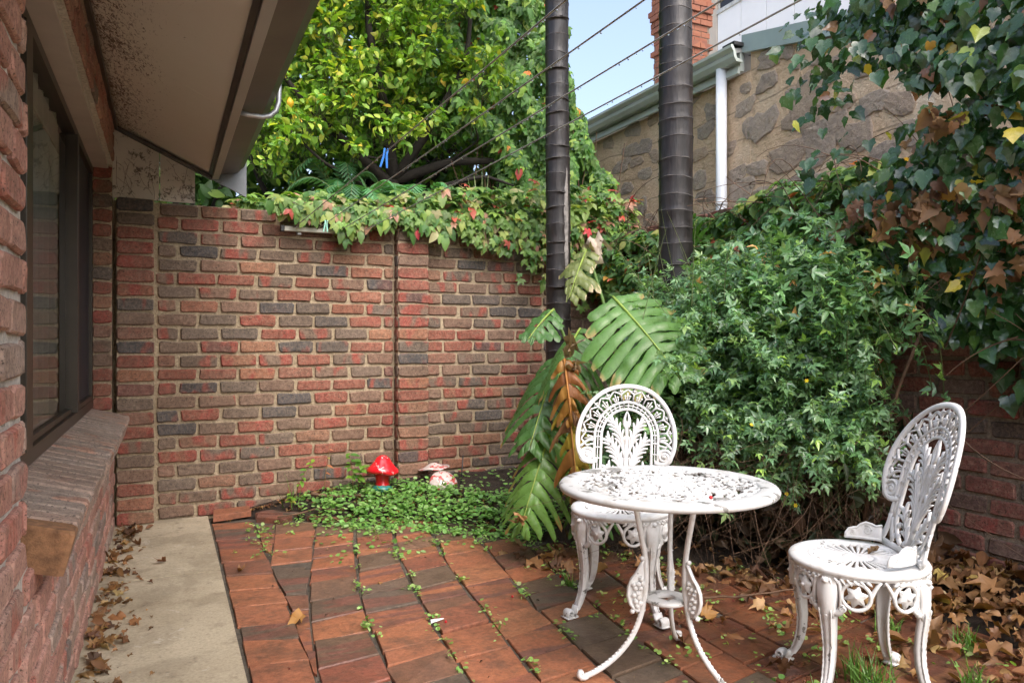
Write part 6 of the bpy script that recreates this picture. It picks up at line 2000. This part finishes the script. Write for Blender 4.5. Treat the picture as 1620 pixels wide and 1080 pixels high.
for k in range(215):
    y = rng.uniform(1.15, 2.75); x = RIGHT_X - .04 - abs(rng.normal(0, .42))
    if x < 2.12 or (math.hypot(x - 2.03, y - 1.70) < .24): continue
    fallen(x, y, rng.uniform(.045, .12), 'dry brown fallen leaf in the drift between the right-hand chair and the side wall', 'leaves in the drift by the side wall', float(ground_z(x, y)) + rng.uniform(0, .05) * np.clip((x - 2.3) / .6, 0, 1))
for k in range(60):
    x = rng.uniform(1.6, 2.9); y = 3.35 - (x - 1.75) * 1.1 + rng.uniform(-.28, .35)
    if math.hypot(x - 1.735, y - 2.62) < .2: continue
    fallen(x, y, rng.uniform(.05, .10), 'damp brown fallen leaf lying in the dark under the shrub', 'leaves under the shrub')
for k in range(62):
    y = rng.uniform(2.35, 4.98); x = HX + .03 + abs(rng.normal(0, .07)) * (1.6 if y > 4.6 else 1)
    fallen(x, y, rng.uniform(.035, .075), 'curled dry leaf swept against the foot of the house wall', 'leaves along the house wall', .004)
for (x, y, s, lb) in ((.47, 3.02, .075, 'single yellow-brown curled leaf on the red pavers at left'), (.34, 3.79, .05, 'small tan leaf on the pavers next to the concrete path'), (1.93, 2.18, .085, 'pale tan leaf on the pavers between table and right-hand chair'), (1.98, 2.36, .07, 'yellow leaf on the pavers behind the table foot'), (-.02, 4.1, .05, 'lone curled leaf in the middle of the concrete path'), (1.9, 1.88, .06, 'small dry leaf near the left foot of the right-hand chair'), (.9, 3.35, .03, 'tiny dark leaf on the pavers in the middle'), (.36, 4.95, .045, 'pale yellow leaf at the top end of the concrete path')):
    fallen(x, y, s, lb, None, .003, (.42, .22, .07) if 'yellow' in lb else None, .2)
o = fallen(2.10, 1.70, .05, 'brown leaf lying on the seat of the right-hand chair', None, .421, (.22, .13, .07), .1)
# leaf crumbs joined as litter
Ll = Leaves([leaf_tpl('plane', .4, .2), leaf_tpl('oval', .6, .2)], M['leaf_dry'])
n = 900
x = RIGHT_X - .02 - np.abs(rng.normal(0, .45, n)); y = rng.uniform(1.0, 3.0, n)
Ll.add(np.stack([x, y, ground_z(x, y) + rng.uniform(.003, .03, n)], 1), norm(rnd3(n) * np.array([1, 1, .3])), norm(UP + rnd3(n) * .4), rng.uniform(.025, .075, n), palette(n, DRY))
n = 420
x = rng.uniform(.5, 2.6, n); y = bed_edge(x) + rng.uniform(.0, .7, n); y = np.minimum(y, 5.05)
Ll.add(np.stack([x, y, ground_z(x, y) + rng.uniform(.002, .012, n)], 1), norm(rnd3(n) * np.array([1, 1, .2])), norm(UP + rnd3(n) * .3), rng.uniform(.012, .04, n), palette(n, DRY + [(3, (.05, .03, .02))]))
n = 170
x = HX + .02 + np.abs(rng.normal(0, .08, n)); y = rng.uniform(2.3, 5.0, n)
Ll.add(np.stack([x, y, rng.uniform(.006, .02, n)], 1), norm(rnd3(n) * np.array([1, 1, .2])), norm(UP + rnd3(n) * .3), rng.uniform(.010, .035, n), palette(n, DRY))
n = 130
x = rng.uniform(.3, 2.2, n); y = rng.uniform(1.6, 4.2, n)
Ll.add(np.stack([x, y, np.full(n, .008)], 1), norm(rnd3(n) * np.array([1, 1, .1])), norm(UP + rnd3(n) * .2), rng.uniform(.004, .012, n), palette(n, [(3, (.05, .03, .02)), (1, (.2, .03, .03)), (1, (.3, .2, .1))]))
tag(Ll.build('leaf_litter', None), 'crumbled brown leaf litter scattered over beds and paving', 'leaf litter', kind='stuff')

# ------------------------------------------------------------------ toadstool ornaments
def toad_mat(name, c1, c2, thr):
    t = NT(name); v = t.coord()
    f = t.maprange(t.noise(v, 26, 3, .6), thr, thr + .04)
    return t.done(t.bsdf(t.mix(f, c1, c2), .2, None, .6, 0., .5))
M['toad_red'] = toad_mat('red_toadstool_glaze', (.62, .012, .02), (.72, .42, .42), .60)
M['toad_pale'] = toad_mat('faded_toadstool_glaze', (.50, .10, .09), (.60, .52, .48), .44)
M['toad_stem'] = simple('red_stem_glaze', (.50, .012, .015), .3, .2, 20)
M['toad_base'] = simple('teal_base_glaze', (.03, .22, .20), .3, .2, 20)
M['toad_under'] = simple('grey_underside', (.30, .25, .22), .7, .2, 20)
def toadstool(loc, sc, rot, label, cap, stem, capprof, bump_h=0.):
    root = empty('toadstool_ornament', loc, 0, label, 'ornament')
    root.rotation_euler = rot
    root.scale = (sc, sc, sc)
    g = Geo(); g.lathe(capprof, 30)
    V = np.vstack(g.v); a = np.arctan2(V[:, 1], V[:, 0]); rr = np.hypot(V[:, 0], V[:, 1])
    V[:, 2] += .006 * np.sin(2 * a + 1) * (rr / .09) + .003 * np.sin(5 * a) * (rr / .09)
    g.v = [V]
    g.build('cap', M[cap], root)
    h = Geo(); h.lathe([(.0, .0), (.050, .0), (.052, .015), (.044, .03), (.040, .055), (.046, .085), (.05, .10), (0, .105)], 20)
    V = np.vstack(h.v); a = np.arctan2(V[:, 1], V[:, 0]); V[:, :2] *= (1 + .05 * np.sin(9 * a))[:, None]; h.v = [V]
    h.build('stem', M[stem], root)
    return root
bell = [(0, .215), (.020, .212), (.040, .198), (.055, .175), (.075, .15), (.098, .128), (.105, .112), (.100, .100), (.085, .095), (.045, .10), (0, .102)]
r1 = toadstool((1.315, 4.86, .125), 1.06, (R(-4), R(4), .3), 'shiny red toadstool ornament with white flecks standing by the wall', 'toad_red', 'toad_stem', bell)
g = Geo(); g.lathe([(0, -.012), (.066, -.012), (.068, .008), (.055, .022), (.046, .026), (0, .026)], 20); g.build('base', M['toad_base'], r1)
disc = [(0, .045), (.03, .042), (.065, .028), (.090, .006), (.094, -.004), (.088, -.008), (.06, .0), (.02, .004), (0, .005)]
capp = [(0, .150), (.03, .147), (.065, .133), (.090, .111), (.094, .101), (.088, .097), (.06, .105), (.02, .109), (0, .11)]
r2 = toadstool((1.70, 4.80, .10), 1.05, (R(58), R(18), R(-15)), 'faded pink toadstool ornament tipped over in the bed', 'toad_pale', 'toad_under', capp)
r3 = toadstool((1.735, 4.96, .085), 1.0, (R(-8), R(-6), 0), 'dull reddish toadstool ornament with flat cap against the wall', 'toad_pale', 'toad_under', [(0, .175), (.025, .172), (.045, .16), (.075, .145), (.112, .136), (.112, .130), (.06, .128), (0, .128)])
g = Geo(); g.tube([(1.80, 4.68, .02), (1.815, 4.685, .18), (1.83, 4.69, .345)], [.011, .005, .0035], 6)
tag(g.build('garden_stake', M['black']), 'thin black stake stuck in the soil beside the tipped toadstool', 'stake')
# irrigation hose
g = Geo(); g.tube([(1.83, 4.30, .07), (1.95, 4.22, .075), (2.08, 4.16, .08), (2.25, 4.05, .09), (2.4, 3.95, .10)], .008, 8)
tag(g.build('hose', M['black']), 'black irrigation hose lying on the soil under the monstera', 'hose')
# sticks and a root along the bed edge
for i, (pts, r0, lb) in enumerate((([(.62, 4.72, .03), (.85, 4.74, .05), (1.02, 4.70, .05), (1.3, 4.62, .06)], .006, 'long thin brown stick along the edge of the bed at left'), ([(.86, 4.93, .11), (1.0, 4.86, .10), (1.18, 4.80, .10)], .012, 'dark woody root lying in the bed near the red toadstool'), ([(1.58, 4.28, .03), (1.8, 4.05, .04), (1.95, 3.75, .04)], .006, 'dark stick on the edge of the ground cover'), ([(1.95, 2.55, .02), (2.2, 2.42, .03), (2.5, 2.35, .05)], .006, 'brown stick lying on the ground under the shrub'))):
    g = Geo(); P = np.array(pts); t = np.linspace(0, 1, len(P)); t2 = np.linspace(0, 1, 12)
    Q = np.stack([np.interp(t2, t, P[:, k]) for k in range(3)], 1) + rng.normal(0, .003, (12, 3)); Q[:, 2] += .008
    g.tube(Q, np.linspace(r0, r0 * .5, 12), 6); tag(g.build('stick', M['dry_twig']), lb, 'stick')
# small leafy plants by the wall
def sapling(x, y, z, h, n, lean, label, seed, pal, size=.06):
    r = np.random.default_rng(seed)
    root = empty('seedling_plant', (x, y, z), 0, label, 'plant', 'small plants by the wall')
    t_ = np.linspace(0, 1, 8)
    P = np.stack([lean * t_ ** 1.5, -.02 * t_, h * t_], 1)
    g = Geo(); g.tube(P, np.linspace(.003, .0012, 8), 5, col=(.16, .10, .05)); g.build('stem', M['leaf'], root)
    tp = leaf_tpl('oval', .25, .3)
    for k in range(n):
        f = .3 + .7 * (k + .5) / n
        p = np.array([np.interp(f, t_, P[:, q]) for q in range(3)])
        d = norm(np.array([r.normal(0, 1), r.normal(-.5, .5), r.uniform(-.4, .3)])); Nn = norm(np.array([r.normal(0, .3), -.5, .9]))
        Rr, D, N2 = frames(d[None], Nn[None]); s = size * r.uniform(.7, 1.2)
        V = p + s * (tp[0][:, 0:1] * Rr + tp[0][:, 1:2] * D + tp[0][:, 2:3] * N2)
        q = Geo(); q.add(V, tp[1], palette(1, pal)[0]); q.build('leaf', M['leaf'], root)
sapling(1.17, 4.93, .12, .20, 14, .02, 'small leafy creeper shoot left of the red toadstool', 3, LP_MID)
sapling(1.14, 4.95, .12, .26, 12, -.03, 'taller leafy creeper shoot climbing the wall left of the red toadstool', 4, LP_MID)
sapling(.76, 4.93, .10, .26, 8, .12, 'thin yellowish seedling at the wall foot on the left', 5, LP_BRIGHT, .045)
sapling(.96, 5.0, .12, .30, 4, .03, 'small reddish seedling against the wall', 6, [(1, (.3, .12, .06)), (1, (.2, .25, .05))], .045)
sapling(.72, 4.86, .06, .10, 9, .0, 'low bright seedling clump next to the lifted pavers', 7, LP_BRIGHT, .04)
# litter bits and berries
g = Geo(); g.add([(-.03, -.012, 0), (.028, -.004, .006), (.03, .012, .004), (-.024, .01, .007)], [(0, 1, 2, 3)])
tag(g.build('paper_scrap', M['paper'], None, (.975, 2.78, .008)), 'torn scrap of white paper on the pavers', 'paper')
M['berry'] = simple('red_berry', (.45, .015, .02), .35, .1, 30)
def berry(x, y, z, lb):
    g = Geo(); g.lathe([(0, -.006), (.004, -.0045), (.006, 0), (.004, .0045), (.001, .006), (0, .0055)], 10)
    return tag(g.build('berry', M['berry'], None, (x, y, z)), lb, 'berry')
berry(TX - .045, TY - .275, TH + .006, 'red berry lying on the table top near its front edge')
for i, (x, y) in enumerate(((1.68, 3.05), (1.36, 2.9), (1.0, 2.75), (1.95, 1.95))):
    berry(x, y, .012, ['red berry on the pavers under the far chair', 'red berry on the pavers left of the table', 'red berry on the pavers by the paper scrap', 'red berry on the pavers by the right-hand chair foot'][i])

# ------------------------------------------------------------------ clothes line
hb = empty('clothesline_bracket', (.97, 5.09, 1.86), 0, 'pale metal clothesline bar with black ends fixed to the brick wall', 'clothesline')
g = Geo(); g.box((-.262, -.050, -.016), (.262, -.012, .016)); bevel(g.build('bar', M['alu'], hb, smooth=False), .003)
for s in (-1, 1):
    g = Geo(); g.box((s * .2625 if s > 0 else -.285, -.052, -.019), (.285 if s > 0 else -.2625, -.008, .019)); bevel(g.build('end_cap', M['black'], hb, smooth=False), .002)
    g = Geo(); g.box((s * .16 - .012, -.0115, -.03), (s * .16 + .012, .03, .03)); g.build('bracket', M['galv'], hb, smooth=False)
WX_ = (.77, .92, 1.07, 1.22)
WE = -1.6
for i, x in enumerate(WX_):
    sag = .03
    t_ = np.linspace(0, 1, 60)
    yy = 5.05 + (WE - 5.05) * t_; zz = 1.868 - .030 * t_ - sag * 4 * t_ * (1 - t_) * .4
    root = empty('clothesline_wire', (x, 5.05, 1.868), 0, ['outermost clothesline wire on the left, holding the blue peg', 'second clothesline wire from the left, with the mint peg', 'third clothesline wire from the left', 'rightmost clothesline wire crossing both palms'][i], 'wire', 'clothesline wires')
    g = Geo(); g.tube(np.stack([np.zeros(60), yy - 5.05, zz - 1.868], 1), .0023, 6); g.build('cord', M['wire'], root)
    d = Geo()
    for k in range(70):
        y = rng.uniform(1.3, 5.0); tq = (5.05 - y) / (5.05 - WE)
        z = 1.868 - .030 * tq - sag * 4 * tq * (1 - tq) * .4 - .0055
        r = rng.uniform(.0016, .0030)
        d.lathe([(0, r), (r * .8, r * .4), (r, -r * .2), (r * .6, -r * .9), (0, -r * 1.1)], 6, (0, y - 5.05, z - 1.868))
    o = d.build('water_drops', M['drop'], root); o['kind'] = 'stuff'
post = empty('clothesline_post', (.995, WE, 0), 0, 'steel T-post carrying the near end of the clothesline', 'post')
g = Geo(); g.tube([(0, 0, -.2), (0, 0, 1.83)], .025, 10, up=(0, 1, 0)); g.build('upright', M['galv'], post)
g = Geo(); g.box((-.3, -.02, 1.825), (.3, .02, 1.85)); g.build('crossbar', M['galv'], post, smooth=False)
def peg(loc, rot, mk, label):
    root = empty('clothes_peg', loc, 0, label, 'peg'); root.rotation_euler = rot
    for s in (-1, 1):
        g = Geo()
        prof = [(s * .004, .030), (s * .010, .028), (s * .0085, .008), (s * .012, -.018), (s * .016, -.045), (s * .010, -.046), (s * .005, -.022), (s * .0015, .0), (s * .002, .015)]
        g.prism(prof if s > 0 else prof[::-1], 1, -.005, .005); g.build('jaw', M[mk], root, smooth=False)
    g = Geo(); g.tube([(-.006, 0, .012), (.006, 0, .012)], .004, 8); g.build('spring', M['galv'], root)
    return root
peg((.77, 2.80, 1.832), (0, R(8), R(-20)), 'blue_peg', 'bright blue clothes peg clipped on the left wire')
peg((.92, 4.74, 1.853), (0, R(4), R(-15)), 'green_peg', 'pale mint clothes peg near the wall bar')
